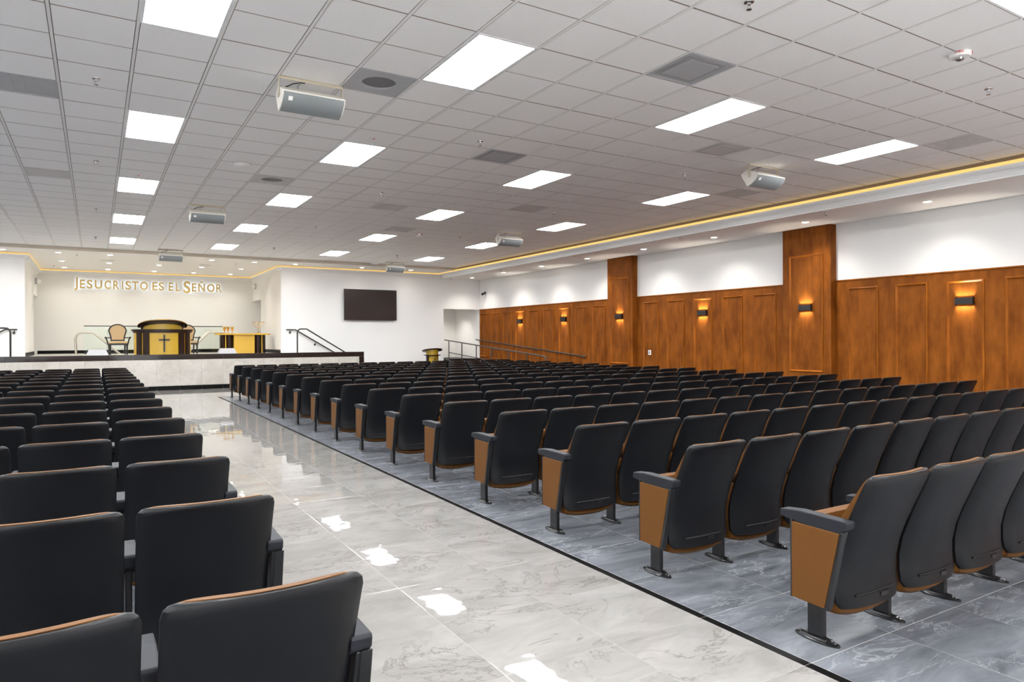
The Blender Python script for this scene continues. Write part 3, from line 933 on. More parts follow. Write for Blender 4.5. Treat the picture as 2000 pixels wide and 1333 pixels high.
# free-standing rail
def rz_(y):
    return zr(y) + 0.78
t = thing('ramp_railing', (11.33, 16.8, 0), 'grey steel railing with seven posts on the open side of the ramp', 'railing')
pts = [(0, 16.86 - 16.8, rz_(16.95) - 0.12), (0, 16.90 - 16.8, rz_(16.95) - 0.03), (0, 17.0 - 16.8, rz_(17.0))] + [(0, 23.75 - 16.8, rz_(23.75))]
MB().tube(pts, 0.021, 10).build('top_rail', 'rail_grey', t, smooth=True)
MB().tube([(0, 17.0 - 16.8, rz_(17.0) - 0.44), (0, 23.35 - 16.8, rz_(23.35) - 0.44)], 0.016, 10).build('mid_rail', 'rail_grey', t, smooth=True)
for y in (23.38, 22.31, 21.21, 20.13, 19.03, 17.93, 16.86):
    MB().tube([(0, y - 16.8, zr(y)), (0, y - 16.8, rz_(y) - (0.02 if y > 17 else 0.11))], 0.019, 10).build('post', 'rail_grey', t, smooth=True)
t = thing('wall_handrail', (12.70, 16.7, 0), 'dark grey handrail fixed to the wood wall above the ramp', 'handrail')
MB().tube([(0, 16.75 - 16.7, 0.893), (0, 23.8 - 16.7, 1.418)], 0.022, 10).build('rail', 'rail_grey', t, smooth=True)
for y in (23.57, 22.25, 20.92, 19.57, 18.27, 16.89):
    z = 0.893 + (y - 16.75) / 7.05 * 0.525
    MB().tube([(0, y - 16.7, z - 0.02), (0.0, y - 16.7, z - 0.07), (0.075, y - 16.7, z - 0.09)], 0.009, 8).build('rail_bracket', 'rail_black', t, smooth=True)

# ================================================================== STAGE
stage = thing('stage', (0, YS, 0), 'raised stage with cream marble front and glossy black tile edging', 'stage')
SX0, SX1 = -4.0, 7.66
def S(o):
    return o
MB().box(-2.26, 5.9, 0.131, YT - YS - 0.002, 0.0, SZ - 0.001).build('stage_deck', 'stage_floor', stage)
struct('floor_stage', MB().box(AX0 - 0.12, AX1 + 0.12, YT + 0.001, YB, 0.0, SZ), 'stage_floor')
struct('floor_passage', MB().box(AX0 - 1.5, AX0 - 0.12, YO, YB, 0.0, SZ - 0.002).box(AX1 + 0.12, AX1 + 1.5, YO, YB, 0.0, SZ - 0.002), 'stage_floor')
MB().box(SX0 + 0.02, SX1 - 0.02, 0.014, 0.11, 0.0, 1.02).build('knee_wall', 'grout', stage)
# edging tiles
def edge_tiles(name, mat, xs, y0, y1, z0, z1, g=0.003, bev=0.003):
    for a, b in zip(xs[:-1], xs[1:]):
        MB().box(a + g / 2, b - g / 2, y0, y1, z0, z1).build(name, mat, stage, bevel=bev)
xs = [v for v in [2.6957 + 0.5885 * k for k in range(-12, 9)] if SX0 + 0.1 < v < SX1 - 0.22]
xall = [SX0] + xs + [SX1]
edge_tiles('cap_tile', 'brown_black_tile', xall, 0.0, 0.13, 0.882, 1.036)
xin = [SX0] + xs + [SX1 - 0.165]
edge_tiles('front_tile', 'stage_marble', xin, 0.004, 0.016, 0.522, 0.880, bev=0.0015)
edge_tiles('front_tile', 'stage_marble', xin, 0.004, 0.016, 0.124, 0.520, bev=0.0015)
edge_tiles('skirt_tile', 'black_tile', xin, 0.0, 0.016, 0.0, 0.122, bev=0.0015)
for z0, z1 in ((0.0, 0.30), (0.303, 0.59), (0.593, 0.879)):
    MB().box(SX1 - 0.163, SX1, 0.0, 0.13, z0, z1).build('corner_tile', 'brown_black_tile', stage, bevel=0.003)
# stairs behind the knee wall
for k in range(6):
    x0 = 5.9 + 0.28 * k
    MB().box(x0, x0 + 0.28, 0.135, YT - YS - 0.012, 0.0, SZ - 0.145 * (k + 1)).build('stair_step', 'black_tile', stage)
for k in range(6):
    x1 = -2.26 - 0.28 * k
    MB().box(x1 - 0.28, x1, 0.135, YT - YS - 0.012, 0.0, SZ - 0.145 * (k + 1)).build('stair_step', 'black_tile', stage)
# black skirting round the alcove
struct('baseboard_alcove_back', MB().box(AX0, AX1, YB - 0.015, YB, SZ, SZ + 0.11), 'black_tile')
struct('baseboard_alcove_left', MB().box(AX0, AX0 + 0.015, YT + 0.12, YO, SZ, SZ + 0.11), 'black_tile')
struct('baseboard_alcove_right', MB().box(AX1 - 0.015, AX1, YT + 0.12, YO, SZ, SZ + 0.11), 'black_tile')

# stair rails
def rail_thing(name, y, pts, r, label, post=None, brackets=(), by=None):
    x0 = pts[0][0]
    t = thing(name, (x0, y, SZ), label, 'handrail')
    P = [(p[0] - x0, 0, p[1] - SZ) for p in pts]
    MB().tube(P, r, 10).build('rail', 'rail_black', t, smooth=True)
    if post:
        MB().tube([(post[0] - x0, 0, 0.0), (post[0] - x0, 0, post[1] - SZ)], r, 10).build('post', 'rail_black', t, smooth=True)
    for bx, bz in brackets:
        o = MB(); o.tube([(bx - x0 + 0.03, 0, bz - SZ), (bx - x0, 0.02, bz - SZ - 0.08)], 0.010, 8)
        o.lathe([(0.034, 0.015), (0.034, 0.055)], 14, (bx - x0, 0, bz - SZ - 0.095), 'y')
        o.build('rail_bracket', 'rail_black', t, smooth=True)
    return t
rail_thing('stair_handrail', 23.58, [(5.445, 1.778), (5.746, 1.778), (7.30, 0.858)], 0.021, 'black wall handrail on the screen wall beside the stage stairs', brackets=((5.575, 1.778), (6.40, 1.37)))
rail_thing('stair_railing', 22.62, [(5.572, 1.06), (5.572, 1.66), (5.585, 1.725), (5.64, 1.782), (5.70, 1.79), (5.865, 1.79), (7.40, 0.857)], 0.022, 'black free-standing stair rail with post at the right stage corner', post=(5.572, 1.10))
rail_thing('stair_handrail', 23.58, [(-1.848, 1.765), (-2.124, 1.765), (-3.7, 0.83)], 0.021, 'black wall handrail at the left photo edge beside the stage', brackets=((-1.93, 1.765),))
rail_thing('stair_railing', 22.62, [(-1.925, 1.06), (-1.925, 1.66), (-1.938, 1.725), (-1.99, 1.782), (-2.06, 1.79), (-2.22, 1.79), (-3.75, 0.857)], 0.024, 'black free-standing stair rail at the left photo edge', post=(-1.925, 1.10))

# ------------------------------------------------------------------ sign
SIGN = [('J', -0.611, -0.504), ('E', -0.448, -0.294), ('S', -0.24, -0.068), ('U', -0.002, 0.227), ('C', 0.294, 0.495), ('R', 0.562, 0.753), ('I', 0.832, 0.874), ('S', 0.945, 1.121), ('T', 1.152, 1.36), ('O', 1.405, 1.66),
        ('E', 1.803, 1.97), ('S', 2.011, 2.186), ('E', 2.342, 2.493), ('L', 2.575, 2.72), ('S*', 2.838, 3.076), ('E', 3.125, 3.28), ('Ñ', 3.344, 3.579), ('O', 3.651, 3.918), ('R', 3.976, 4.173)]
t = thing('wall_sign', (1.78, YB, 3.277), 'gold backlit wall letters reading JESUCRISTO ES EL SEÑOR above the stage', 'sign')
for ch, a, b in SIGN:
    z0, z1 = 3.277, 3.588
    if ch == 'J':
        z0, z1 = 3.194, 3.659
    elif ch == 'S*':
        z0, z1 = 3.202, 3.663
    elif ch == 'Ñ':
        z1 = 3.675
    me = text_mesh(ch[0], 'letter', 0.4, 'gold_letter', extrude=0.008, offset=0.010)
    fit(me, a - 1.78, b - 1.78, z0 - 3.277, z1 - 3.277)
    for v in me.vertices:
        v.co = Vector((v.co.x, -0.055 - v.co.z, v.co.y))
    me.flip_normals()
    L_ = place('letter', me, t)
    m2 = text_mesh(ch[0], 'letter_backlight', 0.4, 'halo_white', extrude=0.002, offset=0.004)
    fit(m2, a - 1.78 + 0.004, b - 1.78 - 0.004, z0 - 3.277 + 0.004, z1 - 3.277 - 0.004)
    for v in m2.vertices:
        v.co = Vector((v.co.x, -0.043 - v.co.z, v.co.y))
    m2.flip_normals()
    place('letter_backlight', m2, L_)

# ------------------------------------------------------------------ podium
def arc(cx, cy, rx, ry, a0, a1, n):
    return [(cx + rx * math.cos(math.radians(a0 + (a1 - a0) * k / n)), cy + ry * math.sin(math.radians(a0 + (a1 - a0) * k / n))) for k in range(n + 1)]
PX, PYc = 1.82, 24.15
t = thing('pulpit', (PX, PYc, SZ), 'large yellow and dark-brown pulpit with black cross on its front', 'pulpit')
front = arc(0, 0.0, 0.79, 0.42, 180, 360, 28)
MB().prism(front + [(0.79, 0.32), (-0.79, 0.32)], 'z', 0.0, 0.68).build('pulpit_body', 'yellow_bright', t, smooth=True)
# front panel (a shallow curved shield)
pan = arc(0, 0.0, 0.81, 0.46, 270 - 28.5, 270 + 28.5, 12)
pin = arc(0, 0.0, 0.78, 0.40, 270 + 28.5, 270 - 28.5, 12)
MB().prism(pan + pin, 'z', 0.0, 0.68).build('front_panel', 'yellow_lacquer', t, smooth=True)
for sgn in (1, -1):
    for a0, a1 in ((30.5, 44.5), (49.0, 64.5)):
        pn = arc(0, 0.0, 0.825, 0.475, 270 + sgn * a0, 270 + sgn * a1, 8)
        pi_ = arc(0, 0.0, 0.78, 0.41, 270 + sgn * a1, 270 + sgn * a0, 8)
        MB().prism(pn + pi_, 'z', 0.0, 0.68).build('dark_column', 'dark_lacquer', t, smooth=True)
o1 = arc(0, 0.0, 0.86, 0.52, 180, 360, 28) + [(0.86, 0.36), (-0.86, 0.36)]
o0 = arc(0, 0.0, 0.825, 0.49, 180, 360, 28) + [(0.815, 0.34), (-0.815, 0.34)]
MB().prism(o0, 'z', 0.68, 0.73).build('counter_moulding', 'dark_lacquer', t, smooth=True)
MB().prism(o1, 'z', 0.73, 0.785).build('counter_top', 'dark_lacquer', t, smooth=True)
# drum rising to the tilted top
dr = arc(0, 0.06, 0.55, 0.40, 180, 360, 28) + [(0.55, 0.25), (-0.55, 0.25)]
n = len(dr)
def ztop(y):
    return 0.905 - 0.30 * y
vs = [(x, y, 0.785) for x, y in dr] + [(x, y, ztop(y)) for x, y in dr]
fs = [tuple(range(n - 1, -1, -1)), tuple(range(n, 2 * n))] + [(i, (i + 1) % n, n + (i + 1) % n, n + i) for i in range(n)]
MB().add(vs, fs).build('desk_drum', 'yellow_lacquer', t, smooth=True)
dk = arc(0, 0.06, 0.68, 0.54, 180, 360, 32) + [(0.68, 0.22), (-0.68, 0.22)]
n = len(dk)
vs = [(x, y, ztop(y) + 0.002) for x, y in dk] + [(x, y, ztop(y) + 0.045) for x, y in dk]
fs = [tuple(range(n - 1, -1, -1)), tuple(range(n, 2 * n))] + [(i, (i + 1) % n, n + (i + 1) % n, n + i) for i in range(n)]
MB().add(vs, fs).build('desk_top', 'dark_lacquer', t, smooth=True)
un = arc(0, 0.06, 0.62, 0.50, 180, 360, 32) + [(0.62, 0.22), (-0.62, 0.22)]
vs = [(x * 0.94, y * 0.94, ztop(y) - 0.055) for x, y in un] + [(x, y, ztop(y) + 0.004) for x, y in un]
MB().add(vs, fs).build('desk_soffit', 'dark_lacquer', t, smooth=True)
dk2 = arc(0, 0.06, 0.70, 0.56, 180, 360, 32) + [(0.70, 0.22), (-0.70, 0.22)]
vs = [(x, y, ztop(y) + 0.018) for x, y in dk2] + [(x, y, ztop(y) + 0.030) for x, y in dk2]
MB().add(vs, fs).build('desk_edge_band', 'gold', t, smooth=True)
MB().box(-0.022, 0.022, -0.480, -0.455, 0.09, 0.62).build('cross_upright', 'black_wood', t)
MB().box(-0.155, 0.155, -0.480, -0.440, 0.440, 0.484).build('cross_arm', 'black_wood', t)

# ------------------------------------------------------------------ stage chairs
def stage_chair(x, y, label):
    t = thing('armchair', (x, y, SZ), label, 'chair', 'oval-back armchairs on the stage')
    # faces -Y
    def by(z):
        return 0.20 + 0.12 * (z - 0.42)
    ol = []
    for k in range(40):
        a = 2 * math.pi * k / 40
        z = 0.70 + 0.245 * math.sin(a)
        wx = 0.225 * math.cos(a)
        if math.sin(a) < 0:
            s = -math.sin(a)
            wx = math.copysign(abs(math.cos(a)) ** 0.45, math.cos(a)) * (0.225 - 0.055 * s)
            wx *= 1.0
        ol.append((wx, z))
    ol = []
    N_ = 12
    for k in range(2 * N_ + 1):       # upper round from right to left
        a = math.pi * k / (2 * N_)
        ol.append((0.235 * math.cos(a), 0.745 + 0.205 * math.sin(a)))
    for k in range(1, 9):
        f = k / 8
        ol.append((-(0.235 - 0.062 * math.sin(f * math.pi / 2) ** 1.0), 0.745 - 0.29 * f))
    for k in range(1, 6):
        ol.append((-0.173 + 0.346 * k / 6, 0.455))
    for k in range(8, 0, -1):
        f = k / 8
        ol.append(((0.235 - 0.062 * math.sin(f * math.pi / 2)), 0.745 - 0.29 * f))
    MB().tube([(a, by(z), z) for a, z in ol], 0.026, 8, closed=True).build('back_frame', 'black_wood', t, smooth=True)
    n = len(ol)
    vs = [(a * 0.97, by(z) - 0.022, 0.70 + (z - 0.70) * 0.97) for a, z in ol] + [(a * 0.97, by(z) + 0.02, 0.70 + (z - 0.70) * 0.97) for a, z in ol]
    fs = [tuple(range(n)), tuple(range(2 * n - 1, n - 1, -1))] + [(i, n + i, n + (i + 1) % n, (i + 1) % n) for i in range(n)]
    MB().add(vs, fs).build('back_pad', 'beige_fabric', t, bevel=0.012, seg=2)
    MB().prism([(-0.26, -0.27), (0.26, -0.27), (0.21, 0.22), (-0.21, 0.22)], 'z', 0.345, 0.425).build('seat_pad', 'beige_fabric', t, bevel=0.03, seg=3)
    MB().prism([(-0.285, -0.285), (0.285, -0.285), (0.225, 0.225), (-0.225, 0.225)], 'z', 0.30, 0.35).build('seat_rail', 'black_wood', t, bevel=0.008)
    for sx in (-1, 1):
        MB().tube([(sx * 0.185, 0.205, 0.53), (sx * 0.25, 0.10, 0.535), (sx * 0.30, -0.05, 0.525), (sx * 0.335, -0.15, 0.545), (sx * 0.335, -0.20, 0.535)], [0.018, 0.018, 0.02, 0.026, 0.03], 8).build('armrest', 'black_wood', t, smooth=True)
        MB().tube([(sx * 0.325, -0.16, 0.53), (sx * 0.295, -0.13, 0.44), (sx * 0.275, -0.15, 0.33)], [0.022, 0.019, 0.022], 8).build('arm_support', 'black_wood', t, smooth=True)
        MB().tube([(sx * 0.17, by(0.46), 0.46), (sx * 0.20, 0.205, 0.34)], 0.02, 8).build('back_upright', 'black_wood', t, smooth=True)
        MB().lathe([(0.030, 0.31), (0.034, 0.27), (0.022, 0.25), (0.032, 0.22), (0.020, 0.19), (0.030, 0.15), (0.032, 0.10), (0.022, 0.04), (0.026, 0.0)], 12, (sx * 0.245, -0.245, 0)).build('front_leg', 'black_wood', t, smooth=True)
        MB().tube([(sx * 0.20, 0.20, 0.32), (sx * 0.20, 0.24, 0.15), (sx * 0.20, 0.29, 0.0)], [0.024, 0.022, 0.02], 8).build('rear_leg', 'black_wood', t, smooth=True)
    return t
stage_chair(0.618, 25.2, 'black oval-back armchair with beige upholstery left of the pulpit')
stage_chair(2.64, 25.2, 'black oval-back armchair with beige upholstery half hidden behind the pulpit')

# ------------------------------------------------------------------ communion table
TX, TY = 4.285, 24.75
t = thing('altar_table', (TX, TY, SZ), 'yellow table with dark-brown curved columns at the right of the stage', 'table')
tp = arc(0.62, 0, 0.275, 0.36, -90, 90, 12) + arc(-0.62, 0, 0.275, 0.36, 90, 270, 12)
MB().prism(tp, 'z', 0.615, 0.665).build('table_top', 'yellow_bright', t, bevel=0.006)
MB().box(-0.33, 0.33, -0.26, 0.22, 0.0, 0.615).build('front_panel', 'yellow_bright', t, bevel=0.004)
for sx in (-1, 1):
    c1 = arc(sx * 0.455, -0.02, 0.125, 0.23, 0, 360, 24)[:-1]
    MB().prism(c1, 'z', 0.0, 0.615).build('dark_column', 'dark_lacquer', t, smooth=True)
    c2 = arc(sx * 0.645, 0.03, 0.085, 0.20, 0, 360, 24)[:-1]
    MB().prism(c2, 'z', 0.0, 0.615).build('dark_column', 'dark_lacquer', t, smooth=True)
    MB().box(sx * 0.575 - 0.014, sx * 0.575 + 0.014, -0.21, 0.15, 0.0, 0.615).build('yellow_strip', 'yellow_bright', t)
gprof = [(0.042, 0.0), (0.040, 0.006), (0.010, 0.016), (0.008, 0.06), (0.016, 0.075), (0.008, 0.085), (0.030, 0.105), (0.044, 0.14), (0.046, 0.18), (0.048, 0.225), (0.044, 0.225), (0.040, 0.15), (0.01, 0.11)]
for x, lb in ((3.69, 'gold goblet on the yellow table, leftmost of three'), (3.80, 'gold goblet on the yellow table, middle of three'), (3.935, 'gold goblet on the yellow table, rightmost of three')):
    g = thing('goblet', (x, TY - 0.08, SZ + 0.665), lb, 'goblet', 'gold goblets on the table')
    MB().lathe(gprof[6:], 20, cap=False).build('cup', 'gold', g, smooth=True)
    MB().lathe(gprof[:7], 20).build('stem', 'gold', g, smooth=True)
m = thing('menorah', (4.775, TY - 0.08, SZ + 0.665), 'seven-branched gold candelabrum at the right end of the yellow table', 'candelabrum')
MB().lathe([(0.055, 0.0), (0.05, 0.012), (0.018, 0.03), (0.010, 0.05)], 20).build('base', 'gold', m, smooth=True)
MB().tube([(0, 0, 0.04), (0, 0, 0.375)], 0.007, 8).build('stem', 'gold', m, smooth=True)
for r in (0.065, 0.118, 0.172):
    zc = 0.365
    pts = [(r * math.cos(math.pi + math.pi * k / 20), 0, zc - 0.0 + r * 1.0 * math.sin(math.pi + math.pi * k / 20) * (1.0)) for k in range(21)]
    MB().tube(pts, 0.0055, 6).build('branch', 'gold', m, smooth=True)
for x in (-0.172, -0.118, -0.065, 0, 0.065, 0.118, 0.172):
    MB().lathe([(0.006, 0.355), (0.014, 0.368), (0.015, 0.395), (0.010, 0.396)], 10, (x, 0, 0)).build('candle_cup', 'gold', m, smooth=True)

# ------------------------------------------------------------------ glass balustrade, steel rails, monitors
t = thing('glass_screen', (1.84, 27.2, SZ), 'low green-tinted glass screen with dark cap rail behind the pulpit', 'glass screen')
for x0, x1 in ((-2.155, -0.72), (-0.715, 0.715), (0.72, 2.155)):
    MB().box(x0, x1, -0.006, 0.006, 0.02, 0.925).build('glass_pane', 'pane_glass', t)
MB().box(-2.16, 2.16, -0.018, 0.018, 0.920, 0.952).build('cap_rail', 'rail_grey', t)
MB().box(-2.16, 2.16, -0.02, 0.02, 0.0, 0.03).build('base_channel', 'rail_black', t)
for nm, X, lb in (('L', [(-0.53, 1.0), (-0.545, 1.50), (-0.52, 1.60), (-0.46, 1.68), (-0.36, 1.713), (-0.10, 1.713), (-0.03, 1.69), (0.72, 0.985)], 'polished steel tube rail behind the left armchair'),
                  ('R', [(3.95, 1.713), (3.47, 1.713), (3.40, 1.69), (2.86, 1.12)], 'polished steel tube rail between the right armchair and the yellow table')):
    x0 = X[0][0]
    t = thing('steel_rail', (x0, 26.75, SZ), lb, 'handrail', 'steel rails by the glass')
    for k, dy in enumerate((0.0, -0.42)):
        P = [(a - x0, dy, z - SZ) for a, z in X]
        MB().tube(P, 0.030, 12).build('tube', 'steel', t, smooth=True)
    if nm == 'R':
        MB().tube([(0.0, 0.0, 0.713), (0.0, 0.0, 0.0)], 0.024, 10).build('post', 'steel', t, smooth=True)
        MB().tube([(0.0, -0.42, 0.713), (0.0, -0.42, 0.0)], 0.024, 10).build('post', 'steel', t, smooth=True)
        MB().tube([(2.86 - x0, 0.0, 0.12), (2.80 - x0, 0.0, 0.0)], 0.024, 10).build('post', 'steel', t, smooth=True)
        MB().tube([(2.86 - x0, -0.42, 0.12), (2.80 - x0, -0.42, 0.0)], 0.024, 10).build('post', 'steel', t, smooth=True)
for x, wd, lb in ((0.055, 0.29, 'white wedge floor monitor at the stage edge left of the pulpit'), (3.49, 0.28, 'white wedge floor monitor at the stage edge before the yellow table')):
    t = thing('stage_monitor', (x, 22.85, SZ), lb, 'speaker', 'white wedge floor monitors')
    a, b = wd, wd * 0.72
    vs = [(-a, -0.18, 0), (a, -0.18, 0), (a, 0.20, 0), (-a, 0.20, 0), (-b, -0.06, 0.19), (b, -0.06, 0.19), (b, 0.10, 0.19), (-b, 0.10, 0.19)]
    MB().add(vs, [(3, 2, 1, 0), (4, 5, 6, 7), (0, 1, 5, 4), (1, 2, 6, 5), (2, 3, 7, 6), (3, 0, 4, 7)]).build('cabinet', 'monitor_white', t, bevel=0.008, seg=2)
    gv = [(-a * 0.8, 0.205, 0.03), (a * 0.8, 0.205, 0.03), (b * 0.85, 0.118, 0.17), (-b * 0.85, 0.118, 0.17)]
    MB().add(gv + [(p[0], p[1] - 0.02, p[2]) for p in gv], [(0, 1, 2, 3), (7, 6, 5, 4), (0, 4, 5, 1), (1, 5, 6, 2), (2, 6, 7, 3), (3, 7, 4, 0)]).build('grille', 'speaker_grille', t)
for x, y, z, sgn, lb in ((AX0, 27.58, 3.42, 1, 'round white twin-head emergency lamp on the alcove left wall'), (AX1, 27.85, 3.50, -1, 'round white twin-head emergency lamp on the alcove right wall')):
    t = thing('emergency_lamp', (x, y, z), lb, 'emergency light', 'emergency lamps in the alcove')
    MB().lathe([(0.105, 0.0), (0.105, sgn * 0.035), (0.08, sgn * 0.045)], 24, (0, 0, 0), 'x').build('lamp_base', 'diffuser_grey', t, smooth=True)
    MB().tube([(sgn * 0.04, -0.02, 0.0), (sgn * 0.12, -0.10, -0.02)], [0.055, 0.075], 16).build('lamp_head', 'plastic_white', t, smooth=True)
    MB().tube([(sgn * 0.04, 0.05, 0.0), (sgn * 0.10, 0.10, -0.03)], [0.04, 0.055], 16).build('lamp_head', 'plastic_white', t, smooth=True)

# ------------------------------------------------------------------ screen
t = thing('wall_television', (8.36, YT, 2.66), 'large black wall-mounted television on the white wall', 'television')
MB().box(-0.965, 0.965, -0.125, -0.085, -0.54, 0.545).build('tv_body', 'bezel_black', t, bevel=0.004)
MB().box(-0.953, 0.953, -0.128, -0.1245, -0.525, 0.533).build('tv_screen', 'screen_black', t)
MB().box(-0.30, 0.30, -0.085, 0.0, -0.2, 0.2).build('wall_bracket', 'metal_black', t)

# ------------------------------------------------------------------ small lectern
t = thing('lectern', (10.02, 22.0, 0), 'small yellow round lectern with dark tilted top near the ramp', 'lectern')
MB().lathe([(0.23, 0.0), (0.23, 0.06), (0.205, 0.08), (0.205, 0.86)], 32).build('lectern_body', 'yellow_lacquer', t, smooth=True)
for s in (-1, 1):
    a = [(0.215 * math.cos(math.radians(90 - s * 90 + d)), 0.215 * math.sin(math.radians(90 - s * 90 + d))) for d in range(-30, 31, 10)]
    b = [(0.19 * math.cos(math.radians(90 - s * 90 + d)), 0.19 * math.sin(math.radians(90 - s * 90 + d))) for d in range(30, -31, -10)]
    MB().prism(a + b, 'z', 0.06, 0.86).build('side_panel', 'dark_lacquer', t, smooth=True)
MB().lathe([(0.22, 0.855), (0.255, 0.875), (0.30, 0.885), (0.30, 0.905)], 32).build('lectern_ring', 'dark_lacquer', t, smooth=True)
n = 32
cir = [(0.21 * math.cos(2 * math.pi * k / n), 0.21 * math.sin(2 * math.pi * k / n)) for k in range(n)]
def zl(y):
    return 1.035 - 0.22 * y
vs = [(x, y, 0.90) for x, y in cir] + [(x, y, zl(y)) for x, y in cir]
MB().add(vs, [tuple(range(n - 1, -1, -1)), tuple(range(n, 2 * n))] + [(i, (i + 1) % n, n + (i + 1) % n, n + i) for i in range(n)]).build('lectern_drum', 'yellow_lacquer', t, smooth=True)
cir = [(0.36 * math.cos(2 * math.pi * k / n), 0.28 * math.sin(2 * math.pi * k / n)) for k in range(n)]
vs = [(x, y, zl(y)) for x, y in cir] + [(x, y, zl(y) + 0.035) for x, y in cir]
MB().add(vs, [tuple(range(n - 1, -1, -1)), tuple(range(n, 2 * n))] + [(i, (i + 1) % n, n + (i + 1) % n, n + i) for i in range(n)]).build('lectern_top', 'dark_lacquer', t, smooth=True)
MB().box(-0.013, 0.013, -0.225, -0.20, 0.45, 0.79).build('cross_upright', 'black_wood', t)
MB().box(-0.085, 0.085, -0.225, -0.185, 0.64, 0.665).build('cross_arm', 'black_wood', t)

# ================================================================== AUDITORIUM SEATS
PITCH = 0.5375
HWB = 0.250
PB = [(0.165, -0.108), (0.20, -0.100), (0.26, -0.092), (0.34, -0.092), (0.43, -0.110), (0.52, -0.142), (0.62, -0.184), (0.72, -0.228), (0.775, -0.253), (0.797, -0.263), (0.808, -0.268), (0.812, -0.270)]
def yb(z):
    if z <= PB[0][0]:
        return PB[0][1]
    for (a, b), (c, d) in zip(PB[:-1], PB[1:]):
        if z <= c:
            return b + (d - b) * (z - a) / (c - a)
    return PB[-1][1] - (z - PB[-1][0]) * 0.45
US = [-1, -0.97, -0.9, -0.72, -0.45, -0.15, 0.15, 0.45, 0.72, 0.9, 0.97, 1]
def halfw(z, z0, z1, W, rt, rb):
    if z > z1 - rt:
        d = z - (z1 - rt); return W - rt + math.sqrt(max(rt * rt - d * d, 0))
    if z < z0 + rb:
        d = (z0 + rb) - z; return W - rb + math.sqrt(max(rb * rb - d * d, 0))
    return W
def slab(zs, z0, z1, W, rt, rb, fback, ffront):
    """closed slab between two height-field faces over a rounded-rectangle outline"""
    nu, nv = len(US), len(zs)
    vs = []
    for side in (0, 1):
        for z in zs:
            hwid = halfw(z, z0, z1, W, rt, rb)
            for u in US:
                x = hwid * u
                vs.append((x, (fback if side == 0 else ffront)(u, z), z))
    fs = []
    o = nu * nv
    for j in range(nv - 1):
        for i in range(nu - 1):
            a = j * nu + i
            fs.append((a, a + 1, a + nu + 1, a + nu))
            fs.append((o + a, o + a + nu, o + a + nu + 1, o + a + 1))
    for i in range(nu - 1):
        fs.append((i, o + i, o + i + 1, i + 1))
        b = (nv - 1) * nu + i
        fs.append((b, b + 1, o + b + 1, o + b))
    for j in range(nv - 1):
        a = j * nu
        fs.append((a, a + nu, o + a + nu, o + a))
        a = j * nu + nu - 1
        fs.append((a, o + a, o + a + nu, a + nu))
    return MB().add(vs, fs)
ZSH = [p[0] for p in PB]
def f_back(u, z):
    e = 0.016 * (abs(u) ** 10) + 0.010 * max(0, (z - 0.785) / 0.027) ** 2
    rec = 0.004 if (0.205 < z < 0.70 and abs(u) < 0.6) else 0.0
    return yb(z) - 0.032 * (1 - u * u) + e + rec
def f_front(u, z):
    return yb(z) - 0.032 * (1 - u * u) + 0.030
M_SHELL = slab(ZSH, 0.165, 0.812, HWB, 0.034, 0.028, f_back, f_front).mesh('back_shell', 'seat_black', smooth=True)
# moulded lip and handle recess low on the shell
mb = MB()
lip = []
for u in (-0.62, -0.3, 0, 0.3, 0.62):
    lip.append((u * HWB, f_back(u, 0.225) - 0.004, 0.222))
mb.tube(lip, 0.005, 6)
M_LIP = mb.mesh('shell_lip', 'seat_black', smooth=True)
yy = f_back(0.25, 0.21)
M_SLOT = MB().box(0.030, 0.090, yy - 0.010, yy + 0.004, 0.190, 0.212).mesh('shell_handle', 'metal_black')
ZCU = [0.500, 0.505, 0.52, 0.56, 0.62, 0.68, 0.74, 0.775, 0.797, 0.810, 0.8145]
def c_back(u, z):
    return yb(z) - 0.032 * (1 - u * u) + 0.024
def c_front(u, z):
    th = 0.024 + 0.055 * (0.82 - z) / 0.32
    e = 0.014 * abs(u) ** 8 + 0.012 * max(0, (z - 0.78) / 0.04) ** 2 + 0.012 * max(0, (0.53 - z) / 0.03)
    return yb(z) - 0.032 * (1 - u * u) + 0.030 + th - e
M_CUSH = slab(ZCU, 0.500, 0.8145, HWB - 0.020, 0.036, 0.02, c_back, c_front).mesh('back_cushion', 'tan_leather', smooth=True)
# folded seat
SP = [(-0.062, 0.180), (-0.080, 0.150), (-0.082, 0.124), (-0.055, 0.104), (0.0, 0.100), (0.040, 0.112), (0.058, 0.150), (0.075, 0.35), (0.092, 0.55), (0.084, 0.583), (0.060, 0.590), (0.035, 0.578), (0.0, 0.40), (-0.025, 0.27)]
vs = []; fs = []
SU = [-1, -0.96, -0.85, -0.6, -0.3, 0, 0.3, 0.6, 0.85, 0.96, 1]
for u in SU:
    for (y, z) in SP:
        k = max(0.0, (0.30 - z) / 0.20)
        dz = 0.030 * abs(u) ** 3 * min(1, k)
        inset = 1 - (0.03 * abs(u) ** 20)
        yy_ = y + (0.012 if abs(u) == 1 and y < 0.0 else 0) - (0.008 if abs(u) == 1 and y > 0.03 else 0)
        # keep clear of the shell's inner face, which bows back at the middle
        vs.append((0.222 * u, yy_ - 0.012 * (1 - u * u) * (1 if z < 0.2 else 0), z + dz))
m_ = len(SP)
for i in range(len(SU) - 1):
    for k in range(m_):
        k2 = (k + 1) % m_
        fs.append((i * m_ + k, i * m_ + k2, (i + 1) * m_ + k2, (i + 1) * m_ + k))
fs.append(tuple(range(m_ - 1, -1, -1))); fs.append(tuple((len(SU) - 1) * m_ + k for k in range(m_)))
M_SEAT = MB().add(vs, fs).mesh('seat_cushion', 'tan_leather', smooth=True)
mb = MB()
mb.prism([(0.062, 0.16), (0.074, 0.158), (0.104, 0.54), (0.092, 0.545)], 'x', -0.205, 0.205)
M_PAN = mb.mesh('seat_pan', 'seat_black', bevel=0.004)
